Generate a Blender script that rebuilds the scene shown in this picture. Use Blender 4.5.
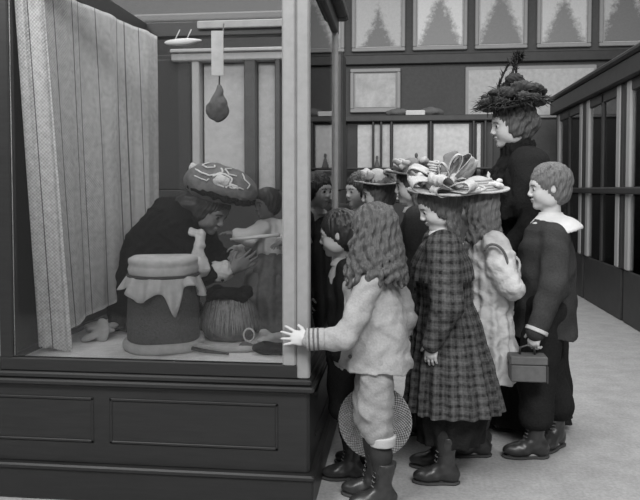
import bpy, math, random
import numpy as np
from math import sin, cos, pi, radians, sqrt, atan2
random.seed(7)
rng = np.random.RandomState(5)
for o in list(bpy.data.objects): bpy.data.objects.remove(o)
SC = bpy.context.scene
COL = SC.collection

# ------------------------------------------------------------------ camera
cam_d = bpy.data.cameras.new('camera'); cam = bpy.data.objects.new('camera', cam_d); COL.objects.link(cam)
cam.location = (0, 0, 1.15)
cam.rotation_euler = (radians(90-2.2), 0, radians(6.52))
cam_d.sensor_width = 36; cam_d.lens = 700/640*36; cam_d.sensor_fit = 'HORIZONTAL'
cam_d.shift_y = -33.2/640
SC.camera = cam
# ------------------------------------------------------------------ world, light, exposure
w = bpy.data.worlds.new('world'); SC.world = w; w.use_nodes = True
w.node_tree.nodes['Background'].inputs[0].default_value = (1, 1, 1, 1)
w.node_tree.nodes['Background'].inputs[1].default_value = 0.30
def area(name, loc, target, size, sy, power):
    d = bpy.data.lights.new(name, 'AREA'); d.shape = 'RECTANGLE'; d.size = size; d.size_y = sy; d.energy = power
    o = bpy.data.objects.new(name, d); COL.objects.link(o); o.location = loc
    v = [target[i]-loc[i] for i in range(3)]
    n = math.hypot(v[0], v[1])
    o.rotation_euler = (math.atan2(n, -v[2]), 0, math.atan2(v[1], v[0])-pi/2)
    return o
area('added_front_light', (-2.6, -0.9, 4.3), (-0.3, 3.0, 0.7), 2.4, 1.5, 230)  # unseen key light added behind the camera, upper left; no window modelled
area('added_front_light', (1.2, -1.3, 4.2), (-0.6, 3.0, 0.7), 2.2, 1.2, 230)  # second unseen light, added front right to brighten the case interior
area('skylight', (0.4, 4.9, 4.7), (0.4, 4.9, 0), 3.4, 7.0, 340)
SC.view_settings.view_transform = 'Standard'; SC.view_settings.look = 'None'
SC.view_settings.gamma = 1; SC.view_settings.use_curve_mapping = False
SC.view_settings.exposure = 0.0

# ------------------------------------------------------------------ node helpers
def new_mat(name):
    m = bpy.data.materials.new(name); m.use_nodes = True
    nt = m.node_tree; b = nt.nodes['Principled BSDF']
    return m, nt, b
def mth(nt, op, a, b=None, c=None):
    n = nt.nodes.new('ShaderNodeMath'); n.operation = op
    for i, v in enumerate((a, b, c)):
        if v is None: continue
        if isinstance(v, (int, float)): n.inputs[i].default_value = v
        else: nt.links.new(v, n.inputs[i])
    return n.outputs[0]
def coords(nt, kind='Object'):
    t = nt.nodes.new('ShaderNodeTexCoord'); s = nt.nodes.new('ShaderNodeSeparateXYZ')
    nt.links.new(t.outputs[kind], s.inputs[0]); return t.outputs[kind], s.outputs[0], s.outputs[1], s.outputs[2]
def noise(nt, vec, scale, detail=3, rough=.6):
    n = nt.nodes.new('ShaderNodeTexNoise'); n.inputs['Scale'].default_value = scale
    n.inputs['Detail'].default_value = detail; n.inputs['Roughness'].default_value = rough
    nt.links.new(vec, n.inputs['Vector']); return n.outputs[0]
def setcol(nt, b, val):
    c = nt.nodes.new('ShaderNodeCombineColor')
    for i in range(3): nt.links.new(val, c.inputs[i])
    nt.links.new(c.outputs[0], b.inputs['Base Color'])
def bump(nt, b, h, strength, dist):
    n = nt.nodes.new('ShaderNodeBump'); n.inputs['Strength'].default_value = strength; n.inputs['Distance'].default_value = dist
    nt.links.new(h, n.inputs['Height']); nt.links.new(n.outputs[0], b.inputs['Normal'])
def grey(name, v, rough=.85, var=.25, scale=60, bmp=.4, bd=.003, spec=.3, stretch=None, var2=.12):
    m, nt, b = new_mat(name)
    vec, x, y, z = coords(nt)
    if stretch:
        mp = nt.nodes.new('ShaderNodeMapping'); mp.inputs['Scale'].default_value = stretch
        nt.links.new(vec, mp.inputs[0]); vec = mp.outputs[0]
    n1 = noise(nt, vec, scale); n2 = noise(nt, vec, scale*.12)
    s = mth(nt, 'ADD', mth(nt, 'MULTIPLY', mth(nt, 'SUBTRACT', n1, .5), var*2.4), mth(nt, 'MULTIPLY', mth(nt, 'SUBTRACT', n2, .5), var2*2.4))
    setcol(nt, b, mth(nt, 'MAXIMUM', mth(nt, 'MULTIPLY', mth(nt, 'ADD', s, 1.0), v), .004))
    b.inputs['Roughness'].default_value = rough
    b.inputs['Specular IOR Level'].default_value = spec
    if bmp: bump(nt, b, n1, bmp, bd)
    return m
M = {}
M['floor'] = grey('floor_stone', .30, .85, .3, 70, .3, .003, .2, None, .25)
M['wall'] = grey('wall_paint', .085, .8, .2, 25)
M['ceil'] = grey('ceiling_paint', .45, .9, .08, 8)
M['wood'] = grey('dark_wood', .016, .42, .35, 14, .15, .002, .45, (1, 1, 6), .2)
M['woodh'] = grey('dark_wood_long_grain', .016, .40, .35, 14, .15, .002, .45, (.5, 3, 6), .2)
M['cab'] = grey('cabinet_wood', .036, .5, .3, 12, .1, .002, .4)
M['cabl'] = grey('cabinet_inner_black', .03, .7, .2, 12)
M['pale'] = grey('painted_post', .30, .5, .08, 20, .1, .002, .4)
M['post'] = grey('corner_post_paint', .24, .5, .15, 30, .1, .002, .4)
M['pale2'] = grey('pale_painted_wood', .36, .5, .22, 20, .1, .002, .4)
M['panelwhite'] = grey('pale_board', .48, .8, .25, 18, 0)
M['frosted'] = grey('white_board', .50, .8, .05, 8, 0)
M['bed'] = grey('display_bed_cloth', .86, .95, .2, 25, .6, .01, .1)
M['skin'] = grey('skin', .44, .55, .05, 40, .12, .001, .35)
M['skind'] = grey('dark_skin', .17, .55, .08, 40, .12, .001, .35)
M['lip'] = grey('lip', .22, .5, .05, 40, 0)
M['eye'] = grey('eye_dark', .03, .3, .05, 40, 0)
M['brow'] = grey('brow_hair', .14, .8, .2, 90, 0)
M['hairm'] = grey('mid_brown_hair', .080, .5, .7, 60, 1, .008, .4, (3, 3, .5))
M['hairl'] = grey('fair_hair', .125, .5, .6, 60, 1, .007, .4, (3, 3, .5))
M['haird'] = grey('dark_hair', .03, .5, .35, 60, .8, .004, .4, (2, 2, 1))
M['dark'] = grey('dark_wool', .028, .95, .35, 120, .7, .004, .1)
M['dark2'] = grey('navy_serge', .040, .95, .35, 120, .7, .004, .1)
M['black'] = grey('black_cloth', .018, .95, .35, 100, .8, .005, .1)
M['stock'] = grey('black_stocking', .03, .9, .2, 120, .4, .002, .2)
M['leather'] = grey('black_leather', .028, .38, .2, 40, .3, .002, .6)
M['sole'] = grey('shoe_sole', .05, .8, .2, 40)
M['lace'] = grey('boot_lace', .12, .6, .1, 50, 0)
M['light'] = grey('pale_wool_coat', .30, .95, .2, 120, .6, .004, .1)
M['light2'] = grey('pale_wool_breeches', .26, .95, .2, 120, .6, .004, .1)
M['cuff'] = grey('pale_cuff', .42, .9, .1, 100, .4, .003, .1)
M['band'] = grey('dark_braid', .10, .9, .2, 100, 0)
M['white'] = grey('white_linen', .54, .9, .07, 60, .4, .004, .1)
M['white2'] = grey('white_cotton_dress', .46, .9, .1, 50, .8, .008, .1)
M['ribbon'] = grey('pale_ribbon', .42, .6, .2, 40, .6, .006, .3)
M['ribbong'] = grey('grey_ribbon', .16, .6, .25, 50, .6, .005, .3)
M['straw2'] = grey('pale_straw', .38, .7, .2, 150, .6, .003, .3)
M['feather'] = grey('black_feather', .022, .7, .5, 120, .6, .006, .3)
M['featherl'] = grey('grey_feather', .09, .7, .4, 120, .6, .006, .3)
M['fur'] = grey('dark_fur', .015, .9, .45, 160, 1, .01, .1)
M['furw'] = grey('white_fur', .62, .9, .15, 160, 1, .006, .1)
M['bark'] = grey('rough_bark', .10, .95, .4, 120, .9, .006, .1)
M['hide'] = grey('pale_hide', .52, .85, .25, 25, .5, .006, .2)
M['hided'] = grey('grey_hide', .15, .85, .4, 40, .7, .008, .2)
M['bone'] = grey('bone', .6, .5, .1, 20, .1, .002, .4)
M['fringe'] = grey('dry_grass', .30, .8, .4, 90, .5, .003, .2)
M['stick'] = grey('wooden_stick', .07, .6, .3, 40)
M['box'] = grey('worn_case_leather', .095, .55, .3, 40, .4, .003, .4)
M['metal'] = grey('metal_fitting', .4, .35, .1, 50, 0)

def mat_plaid(name):
    m, nt, b = new_mat(name); vec, x, y, z = coords(nt)
    a = mth(nt, 'ARCTAN2', y, x)
    def lines(c, per, wd):
        f = mth(nt, 'FRACT', mth(nt, 'DIVIDE', c, per))
        return mth(nt, 'LESS_THAN', mth(nt, 'ABSOLUTE', mth(nt, 'SUBTRACT', f, .5)), wd)
    n1 = noise(nt, vec, 90); n2 = noise(nt, vec, 9)
    base = mth(nt, 'ADD', .066, mth(nt, 'MULTIPLY', mth(nt, 'SUBTRACT', n1, .5), .11))
    zz = mth(nt, 'ADD', z, mth(nt, 'MULTIPLY', mth(nt, 'SUBTRACT', n2, .5), .02))
    d = mth(nt, 'ADD', lines(zz, .036, .16), lines(a, .20, .16))
    l = mth(nt, 'ADD', lines(mth(nt, 'ADD', zz, .02), .036, .08), lines(mth(nt, 'ADD', a, .12), .20, .08))
    v = mth(nt, 'ADD', mth(nt, 'SUBTRACT', base, mth(nt, 'MULTIPLY', d, .023)), mth(nt, 'MULTIPLY', l, .016))
    setcol(nt, b, mth(nt, 'MAXIMUM', v, .01)); b.inputs['Roughness'].default_value = .95
    b.inputs['Specular IOR Level'].default_value = .1
    bump(nt, b, n1, .6, .004); return m
M['plaid'] = mat_plaid('plaid_wool')
def mat_mat(name, base, stripes):
    # woven mat / curtain: UV in metres
    m, nt, b = new_mat(name); vec, u, v, z = coords(nt, 'UV')
    wv = mth(nt, 'MULTIPLY', mth(nt, 'SINE', mth(nt, 'MULTIPLY', u, 520)), mth(nt, 'SINE', mth(nt, 'MULTIPLY', v, 480)))
    n1 = noise(nt, vec, 40); n2 = noise(nt, vec, 5)
    val = mth(nt, 'ADD', mth(nt, 'MULTIPLY', wv, .22), mth(nt, 'ADD', mth(nt, 'MULTIPLY', mth(nt, 'SUBTRACT', n1, .5), .8), mth(nt, 'MULTIPLY', mth(nt, 'SUBTRACT', n2, .5), .3)))
    val = mth(nt, 'MULTIPLY', mth(nt, 'ADD', val, 1), base)
    mask = None
    for s, wd in stripes:
        q = mth(nt, 'LESS_THAN', mth(nt, 'ABSOLUTE', mth(nt, 'SUBTRACT', u, s)), wd)
        mask = q if mask is None else mth(nt, 'MAXIMUM', mask, q)
    if mask is not None: val = mth(nt, 'MULTIPLY', val, mth(nt, 'SUBTRACT', 1, mth(nt, 'MULTIPLY', mask, .72)))
    setcol(nt, b, mth(nt, 'MAXIMUM', val, .01)); b.inputs['Roughness'].default_value = .9
    bump(nt, b, wv, .5, .003); return m
def mat_picture(name, hh, wob, seed, tone):
    # framed conifer picture, object coordinates: x across, z up, centred
    m, nt, b = new_mat(name); vec, x, y, z = coords(nt)
    mp = nt.nodes.new('ShaderNodeMapping'); mp.inputs['Location'].default_value = (seed*3.1, seed, 0); nt.links.new(vec, mp.inputs[0])
    n1 = noise(nt, mp.outputs[0], 14, 4, .7); n2 = noise(nt, mp.outputs[0], 40, 3)
    top = mth(nt, 'SUBTRACT', hh, z)
    wdt = mth(nt, 'ADD', mth(nt, 'MULTIPLY', top, .42), mth(nt, 'MULTIPLY', mth(nt, 'SUBTRACT', n1, .5), wob))
    e = mth(nt, 'SUBTRACT', wdt, mth(nt, 'ABSOLUTE', x))
    mk = nt.nodes.new('ShaderNodeMapRange'); mk.inputs[1].default_value = -.04; mk.inputs[2].default_value = .06
    nt.links.new(e, mk.inputs[0])
    v = mth(nt, 'ADD', tone*1.45, mth(nt, 'MULTIPLY', mth(nt, 'SUBTRACT', n2, .5), .16))
    v = mth(nt, 'MULTIPLY', v, mth(nt, 'SUBTRACT', 1, mth(nt, 'MULTIPLY', mk.outputs[0], .62)))
    setcol(nt, b, mth(nt, 'MAXIMUM', v, .02)); b.inputs['Roughness'].default_value = .6; return m
def mat_landscape(name):
    m, nt, b = new_mat(name); vec, x, y, z = coords(nt)
    n1 = noise(nt, vec, 5, 4); n2 = noise(nt, vec, 30)
    v = mth(nt, 'ADD', .45, mth(nt, 'ADD', mth(nt, 'MULTIPLY', mth(nt, 'SUBTRACT', n1, .5), .6), mth(nt, 'MULTIPLY', mth(nt, 'SUBTRACT', n2, .5), .1)))
    setcol(nt, b, mth(nt, 'MAXIMUM', v, .05)); b.inputs['Roughness'].default_value = .6; return m
def mat_straw(name, v0):
    m, nt, b = new_mat(name); vec, x, y, z = coords(nt)
    r = mth(nt, 'SQRT', mth(nt, 'ADD', mth(nt, 'MULTIPLY', x, x), mth(nt, 'MULTIPLY', z, z)))
    a = mth(nt, 'ARCTAN2', z, x)
    wv = mth(nt, 'MULTIPLY', mth(nt, 'SINE', mth(nt, 'MULTIPLY', r, 520)), mth(nt, 'SINE', mth(nt, 'MULTIPLY', a, 60)))
    n1 = noise(nt, vec, 60)
    v = mth(nt, 'MULTIPLY', v0, mth(nt, 'ADD', 1, mth(nt, 'ADD', mth(nt, 'MULTIPLY', wv, .38), mth(nt, 'MULTIPLY', mth(nt, 'SUBTRACT', n1, .5), 1.2))))
    setcol(nt, b, mth(nt, 'MAXIMUM', v, .02)); b.inputs['Roughness'].default_value = .7
    bump(nt, b, wv, .7, .004); return m
M['straw'] = mat_straw('coarse_straw', .27)
def mat_glass(name):
    m = bpy.data.materials.new(name); m.use_nodes = True; nt = m.node_tree
    for n in list(nt.nodes): nt.nodes.remove(n)
    out = nt.nodes.new('ShaderNodeOutputMaterial'); mix = nt.nodes.new('ShaderNodeMixShader')
    t = nt.nodes.new('ShaderNodeBsdfTransparent'); t.inputs[0].default_value = (.96, .96, .96, 1)
    g = nt.nodes.new('ShaderNodeBsdfGlossy'); g.inputs['Roughness'].default_value = .02
    f = nt.nodes.new('ShaderNodeFresnel'); f.inputs[0].default_value = 1.45
    nt.links.new(f.outputs[0], mix.inputs[0]); nt.links.new(t.outputs[0], mix.inputs[1]); nt.links.new(g.outputs[0], mix.inputs[2])
    nt.links.new(mix.outputs[0], out.inputs[0]); return m
M['glass'] = mat_glass('clear_glass')
def mat_frost(name):
    m = bpy.data.materials.new(name); m.use_nodes = True; nt = m.node_tree
    for n in list(nt.nodes): nt.nodes.remove(n)
    out = nt.nodes.new('ShaderNodeOutputMaterial'); mix = nt.nodes.new('ShaderNodeMixShader'); mix.inputs[0].default_value = .7
    d = nt.nodes.new('ShaderNodeBsdfDiffuse'); d.inputs[0].default_value = (.35, .35, .35, 1)
    t = nt.nodes.new('ShaderNodeBsdfTranslucent'); t.inputs[0].default_value = (.35, .35, .35, 1)
    nt.links.new(d.outputs[0], mix.inputs[1]); nt.links.new(t.outputs[0], mix.inputs[2])
    m2 = nt.nodes.new('ShaderNodeMixShader'); m2.inputs[0].default_value = .84; tr = nt.nodes.new('ShaderNodeBsdfTransparent')
    nt.links.new(mix.outputs[0], m2.inputs[1]); nt.links.new(tr.outputs[0], m2.inputs[2]); nt.links.new(m2.outputs[0], out.inputs[0]); return m
M['frosted'] = mat_frost('frosted_glass')

# ------------------------------------------------------------------ object helpers
def thing(name, loc, label, cat, group=None):
    o = bpy.data.objects.new(name, None); COL.objects.link(o); o.location = loc; o.empty_display_size = .1
    o['label'] = label; o['category'] = cat
    if group: o['group'] = group
    return o
def wloc(o):
    v = np.array(o.location, float)
    while o.parent: o = o.parent; v = v+np.array(o.location, float)
    return v
def link(name, verts, faces, mat, parent=None, smooth=True, origin=None, matidx=None, label=None):
    v = np.array(verts, float)
    base = wloc(parent) if parent else np.zeros(3)
    org = np.array(origin, float) if origin is not None else base
    me = bpy.data.meshes.new(name)
    me.from_pydata((v-org).tolist(), [], faces if isinstance(faces, list) else faces.tolist())
    for m in (mat if isinstance(mat, (list, tuple)) else [mat]): me.materials.append(m)
    if smooth: me.polygons.foreach_set('use_smooth', [True]*len(me.polygons))
    if matidx is not None: me.polygons.foreach_set('material_index', np.array(matidx, dtype=np.int32))
    me.update()
    o = bpy.data.objects.new(name, me); COL.objects.link(o)
    if parent: o.parent = parent
    o.location = org-base
    if label: o['label'] = label
    return o
class MB:
    """collects boxes, tubes, lathes and blades in world coordinates for ONE mesh"""
    def __init__(s): s.v = []; s.f = []
    def add(s, v, f):
        n = len(s.v); s.v += [tuple(p) for p in v]; s.f += [tuple(i+n for i in q) for q in f]; return s
    def box(s, x0, x1, y0, y1, z0, z1, b=.004):
        b = min(b, abs(x1-x0)*.45, abs(y1-y0)*.45, abs(z1-z0)*.45)
        X = (x0, x0+b, x1-b, x1); Y = (y0, y0+b, y1-b, y1); Z = (z0, z0+b, z1-b, z1)
        V = []
        for z, q in ((z0, b), (z0+b, 0), (z1-b, 0), (z1, b)):
            V += [(x0+q+b, y0+q, z), (x1-q-b, y0+q, z), (x1-q, y0+q+b, z), (x1-q, y1-q-b, z), (x1-q-b, y1-q, z), (x0+q+b, y1-q, z), (x0+q, y1-q-b, z), (x0+q, y0+q+b, z)]
        F = [tuple(range(7, -1, -1)), tuple(range(24, 32))]
        for k in range(3):
            for i in range(8):
                j = (i+1) % 8; F.append((k*8+i, k*8+j, k*8+8+j, k*8+8+i))
        return s.add(V, F)
    def tube(s, pts, r, n=8, cap=True):
        pts = [np.array(p, float) for p in pts]; m = len(pts)
        rr = r if isinstance(r, (list, tuple)) else [r]*m
        V = []; up = None
        for i, p in enumerate(pts):
            t = pts[min(i+1, m-1)]-pts[max(i-1, 0)]; t = t/(np.linalg.norm(t)+1e-9)
            if up is None: up = np.array([0, 0, 1.]) if abs(t[2]) < .9 else np.array([1., 0, 0])
            a = up-t*(up@t); a /= np.linalg.norm(a)+1e-9; up = a; b = np.cross(t, a)
            for k in range(n):
                q = 2*pi*k/n; V.append(p+(a*cos(q)+b*sin(q))*rr[i])
        F = []
        for i in range(m-1):
            for k in range(n):
                j = (k+1) % n; F.append((i*n+k, i*n+j, i*n+n+j, i*n+n+k))
        if cap: F.append(tuple(range(n-1, -1, -1))); F.append(tuple(range((m-1)*n, m*n)))
        return s.add(V, F)
    def lathe(s, prof, c, n=48, wob=None):
        V = []; F = []; m = len(prof)
        for i, (r, z) in enumerate(prof):
            for k in range(n):
                q = 2*pi*k/n; dr, dz = wob(i, q) if wob else (0, 0)
                V.append((c[0]+(r+dr)*cos(q), c[1]+(r+dr)*sin(q), c[2]+z+dz))
        for i in range(m-1):
            for k in range(n):
                j = (k+1) % n; F.append((i*n+k, i*n+j, i*n+n+j, i*n+n+k))
        F.append(tuple(range(n-1, -1, -1))); F.append(tuple(range((m-1)*n, m*n)))
        return s.add(V, F)
    def blade(s, p, d, n, L, wd, curl=.3, seg=3):
        p = np.array(p, float); d = np.array(d, float); d /= np.linalg.norm(d)+1e-9
        n = np.array(n, float); n = n-d*(n@d); n /= np.linalg.norm(n)+1e-9; sd = np.cross(d, n)
        V = []
        for i in range(seg+1):
            t = i/seg; c = p+d*L*t+n*curl*L*t*t; ww = wd*(1-t)**.7*(.6+.8*t) if t < 1 else wd*.05
            V += [c-sd*ww/2, c+sd*ww/2]
        return s.add(V, [(2*i, 2*i+1, 2*i+3, 2*i+2) for i in range(seg)])
    def build(s, name, mat, parent=None, smooth=False, origin=None, label=None):
        return link(name, s.v, s.f, mat, parent, smooth, origin, label=label)
def struct(o): o['kind'] = 'structure'; return o
def tag(o, label, cat, group=None):
    o['label'] = label; o['category'] = cat
    if group: o['group'] = group
    return o

# ------------------------------------------------------------------ signed-distance modelling with surface nets
I3 = np.eye(3)
def frame(fwd, up=(0, 0, 1)):
    f = np.array(fwd, float); f /= np.linalg.norm(f); u = np.array(up, float)
    l = np.cross(u, f); l /= np.linalg.norm(l); u = np.cross(f, l)
    return np.stack([f, l, u], 1)          # columns: forward, left, up
class Vol:
    def __init__(s, h=.005): s.h = h; s.ops = []
    def op(s, kind, f, lo, hi, k=.01): s.ops.append((kind, f, np.array(lo, float), np.array(hi, float), k)); return s
    def ell(s, c, r, k=.012, R=I3, kind='add'):
        c = np.array(c, float); r = np.array(r, float); m = np.abs(R)@r
        def f(X, Y, Z):
            x = X-c[0]; y = Y-c[1]; z = Z-c[2]
            a = (x*R[0, 0]+y*R[1, 0]+z*R[2, 0]); b = (x*R[0, 1]+y*R[1, 1]+z*R[2, 1]); d = (x*R[0, 2]+y*R[1, 2]+z*R[2, 2])
            k0 = np.sqrt((a/r[0])**2+(b/r[1])**2+(d/r[2])**2); k1 = np.sqrt((a/r[0]**2)**2+(b/r[1]**2)**2+(d/r[2]**2)**2)+1e-6
            return k0*(k0-1)/k1
        return s.op(kind, f, c-m, c+m, k)
    def cone(s, a, b, ra, rb=None, k=.012, kind='add', flat=None):
        rb = ra if rb is None else rb
        a = np.array(a, float); b = np.array(b, float); d = b-a; L = d@d+1e-12; m = max(ra, rb)
        def f(X, Y, Z):
            x = X-a[0]; y = Y-a[1]; z = Z-a[2]
            t = np.clip((x*d[0]+y*d[1]+z*d[2])/L, 0, 1)
            return np.sqrt((x-d[0]*t)**2+(y-d[1]*t)**2+(z-d[2]*t)**2)-(ra+(rb-ra)*t)
        return s.op(kind, f, np.minimum(a, b)-m, np.maximum(a, b)+m, k)
    def chain(s, pts, rs, k=.012):
        for i in range(len(pts)-1): s.cone(pts[i], pts[i+1], rs[i], rs[i+1], k)
        return s
    def loft(s, rings, ang=0, pleat=None, k=.012, kind='add'):
        """rings: (z, cx, cy, rx, ry) rising; axes turned by ang; pleat = (count, amplitude at the lowest ring, phase, amplitude at the top)"""
        g = np.array(sorted(rings), float); ca, sa = cos(ang), sin(ang); m = g[:, 3:].max()*1.15+.01
        lo = (g[:, 1].min()-m, g[:, 2].min()-m, g[0, 0]); hi = (g[:, 1].max()+m, g[:, 2].max()+m, g[-1, 0])
        def f(X, Y, Z):
            z = np.clip(Z, g[0, 0], g[-1, 0])
            cx, cy, rx, ry = [np.interp(z, g[:, 0], g[:, i]) for i in (1, 2, 3, 4)]
            x = X-cx; y = Y-cy; a = x*ca+y*sa; b = -x*sa+y*ca
            rho = np.sqrt((a/rx)**2+(b/ry)**2)+1e-6; e = (rho-1)*np.minimum(rx, ry)
            if pleat:
                t = (z-g[0, 0])/(g[-1, 0]-g[0, 0]); am = pleat[1]*(1-t)+pleat[3]*t; th = np.arctan2(b, a)
                e = e+am*np.sin(th*pleat[0]+pleat[2]+.7*np.sin(th*3+pleat[2]))
            return np.maximum(e, np.maximum(g[0, 0]-Z, Z-g[-1, 0]))
        return s.op(kind, f, lo, hi, k)
    def disc(s, c, R, r, t, wave=None, k=.004, curl=0.):
        """thin brim: radius r, thickness 2t, in frame R (forward, left, up)"""
        c = np.array(c, float); r2 = r if hasattr(r, '__len__') else (r, r); m = max(r2)+.03
        def f(X, Y, Z):
            x = X-c[0]; y = Y-c[1]; z = Z-c[2]
            a = (x*R[0, 0]+y*R[1, 0]+z*R[2, 0]); b = (x*R[0, 1]+y*R[1, 1]+z*R[2, 1]); d = (x*R[0, 2]+y*R[1, 2]+z*R[2, 2])
            rho = np.sqrt((a/r2[0])**2+(b/r2[1])**2); th = np.arctan2(b, a)
            off = curl*rho**3
            if wave: off = off+wave[1]*rho**2*np.sin(wave[0]*th+wave[2])
            return np.maximum(np.abs(d-off)-t, (rho-1)*min(r2))
        return s.op('add', f, c-m, c+m, k)
    def sub(s, c, r, k=.006, R=I3): return s.ell(c, r, k, R, 'sub')
    def clip(s, n, d):      # keep the side n.p < d
        n = np.array(n, float); s.op('clip', lambda X, Y, Z: n[0]*X+n[1]*Y+n[2]*Z-d, (0, 0, 0), (0, 0, 0)); return s
    def disp(s, f): s.op('disp', f, (0, 0, 0), (0, 0, 0)); return s
    def folds(s, amp, fr, ph=0.):
        return s.disp(lambda X, Y, Z: amp*(np.sin(X*fr+ph+2*np.sin(Z*fr*.6+ph))*np.sin(Y*fr*.9+1.3*ph+1.5*np.sin(Z*fr*.5))+.5*np.sin(Z*fr*1.1+3*np.sin(X*fr*.4+ph)+2*np.sin(Y*fr*.5))))
    def mesh(s):
        h = s.h; A = [o for o in s.ops if o[0] == 'add']
        lo = np.min([o[2] for o in A], 0)-4*h-.01; hi = np.max([o[3] for o in A], 0)+4*h+.01
        ax = [np.arange(lo[i], hi[i]+h, h, dtype=np.float32) for i in range(3)]
        D = np.full([len(a) for a in ax], .3, np.float32)
        for kind, f, l, u, k in s.ops:
            if kind in ('disp', 'clip'):
                X, Y, Z = ax[0][:, None, None], ax[1][None, :, None], ax[2][None, None, :]
                if kind == 'disp': D += f(X, Y, Z).astype(np.float32)
                else: D = np.maximum(D, (f(X, Y, Z)+np.zeros_like(D)).astype(np.float32))
                continue
            p = k+3*h
            i0 = [max(0, int((l[i]-p-lo[i])/h)) for i in range(3)]; i1 = [min(D.shape[i], int((u[i]+p-lo[i])/h)+2) for i in range(3)]
            if any(i1[i] <= i0[i] for i in range(3)): continue
            sl = tuple(slice(i0[i], i1[i]) for i in range(3))
            d = f(ax[0][sl[0]][:, None, None], ax[1][sl[1]][None, :, None], ax[2][sl[2]][None, None, :])
            a = D[sl]
            if kind == 'add':
                q = np.maximum(k-np.abs(a-d), 0)/k; D[sl] = np.minimum(a, d)-q*q*k*.25
            else:
                d = -d; q = np.maximum(k-np.abs(a-d), 0)/k; D[sl] = np.maximum(a, d)+q*q*k*.25
        D[0] = D[-1] = .3; D[:, 0] = D[:, -1] = .3; D[:, :, 0] = D[:, :, -1] = .3
        return nets(D, lo, h)
    def build(s, name, mat, parent=None, matfn=None, origin=None, label=None):
        v, f = s.mesh()
        mi = None
        if matfn is not None: mi = matfn(v[f].mean(1))
        return link(name, v, f, mat, parent, True, origin, mi, label)
def nets(D, lo, h):
    S = D < 0
    n = [a-1 for a in D.shape]
    cnt = np.zeros(n, np.int8)
    offs = [(i, j, k) for i in (0, 1) for j in (0, 1) for k in (0, 1)]
    for i, j, k in offs: cnt += S[i:i+n[0], j:j+n[1], k:k+n[2]]
    act = (cnt > 0) & (cnt < 8)
    idx = np.argwhere(act); ids = np.full(n, -1, np.int32); ids[act] = np.arange(len(idx))
    val = {o: D[idx[:, 0]+o[0], idx[:, 1]+o[1], idx[:, 2]+o[2]] for o in offs}
    P = np.zeros((len(idx), 3)); W = np.zeros(len(idx))
    for o in offs:
        for axn in range(3):
            if o[axn]: continue
            q = list(o); q[axn] = 1; a = val[o]; b = val[tuple(q)]
            c = (a < 0) != (b < 0); t = np.where(c, a/np.where(c, a-b, 1), 0)
            p = np.tile(np.array(o, float), (len(idx), 1)); p[:, axn] = t
            P[c] += p[c]; W[c] += 1
    V = lo+(idx+P/W[:, None])*h
    F = []
    for axn in range(3):
        a = [slice(None)]*3; b = [slice(None)]*3; a[axn] = slice(0, -1); b[axn] = slice(1, None)
        s0 = S[tuple(a)]; s1 = S[tuple(b)]; e = np.argwhere(s0 != s1); sg = s0[e[:, 0], e[:, 1], e[:, 2]]
        u, w_ = (axn+1) % 3, (axn+2) % 3
        def cell(du, dw):
            q = e.copy(); q[:, u] += du; q[:, w_] += dw; return ids[q[:, 0], q[:, 1], q[:, 2]]
        Q = np.stack([cell(-1, -1), cell(0, -1), cell(0, 0), cell(-1, 0)], 1)
        Q[~sg] = Q[~sg][:, ::-1]; F.append(Q)
    return V, np.concatenate(F)

# ------------------------------------------------------------------ THE SETTING
struct(MB().box(-4.2, 4.4, -1.2, 9.7, -.1, 0, 0).build('floor', M['floor']))
struct(MB().box(-4.2, 4.4, 9.6, 9.75, 0, 4.8, 0).build('wall_back', M['wall']))
struct(MB().box(-4.3, -4.2, -1.2, 9.6, 0, 4.8, 0).build('wall_left', M['wall']))
struct(MB().box(4.4, 4.5, -1.2, 9.6, 0, 4.8, 0).build('wall_right', M['wall']))
struct(MB().box(-4.2, 4.4, -1.2, 9.6, 4.8, 4.9, 0).build('ceiling', M['ceil']))
struct(MB().box(-4.2, 4.4, 9.55, 9.6, 0, .25, .01).build('baseboard_back', M['cab']))
struct(MB().box(-4.2, 4.4, 9.53, 9.6, 2.84, 2.97, .01).build('trim_1', M['cab']))

# upper row of large framed conifer pictures on the far wall
def picture(x0, x1, z0, z1, mat, label, cat, grp, inner=.05):
    cx, cz = (x0+x1)/2, (z0+z1)/2
    t = thing('framed_picture', (cx, 9.6, z0), label, cat, grp)
    m = MB()
    for a, b, c, d in ((x0, x1, z0, z0+.05), (x0, x1, z1-.05, z1), (x0, x0+.05, z0+.05, z1-.05), (x1-.05, x1, z0+.05, z1-.05)):
        m.box(a, b, 9.545, 9.60, c, d, .008)
    m.build('frame', M['pale'], t)
    MB().box(x0+.045, x1-.045, 9.575, 9.59, z0+.045, z1-.045, 0).build('mount', M['panelwhite'] if mat != 'land' else M['pale'], t)
    MB().box(x0+.05+inner, x1-.05-inner, 9.566, 9.576, z0+.05+inner, z1-.05-inner, 0).build('picture', mat if mat != 'land' else mat_landscape('picture_landscape'), t, origin=(cx, 9.57, cz))
    return t
desc = ['framed picture of a broad dark tree, upper row, far left',
        'framed picture of a soft rounded tree, upper row, second from left',
        'framed picture of a broad conifer, upper row, above the feathered hat',
        'framed picture of a ragged pointed conifer, upper row, right of the feathered hat',
        'framed picture of a tall dark conifer, upper row, far right above the cabinets']
for i, (x0, x1, hh, wob, tone) in enumerate([(-.66, .06, .17, .30, .36), (.16, .88, .38, .30, .50), (.98, 1.66, .42, .25, .40), (1.78, 2.47, .30, .28, .42), (2.57, 3.25, .50, .35, .34)]):
    picture(x0, x1, 3.02, 4.02, mat_picture('picture_tree', hh-.1, wob, i+1, tone), desc[i], 'picture', 'large framed tree pictures', .02)
picture(-1.42, -.76, 3.02, 4.02, mat_picture('picture_tree', .3, .3, 9, .36), 'framed picture of a tree on far wall, partly behind the glass case top', 'picture', 'large framed tree pictures', .02)
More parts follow.
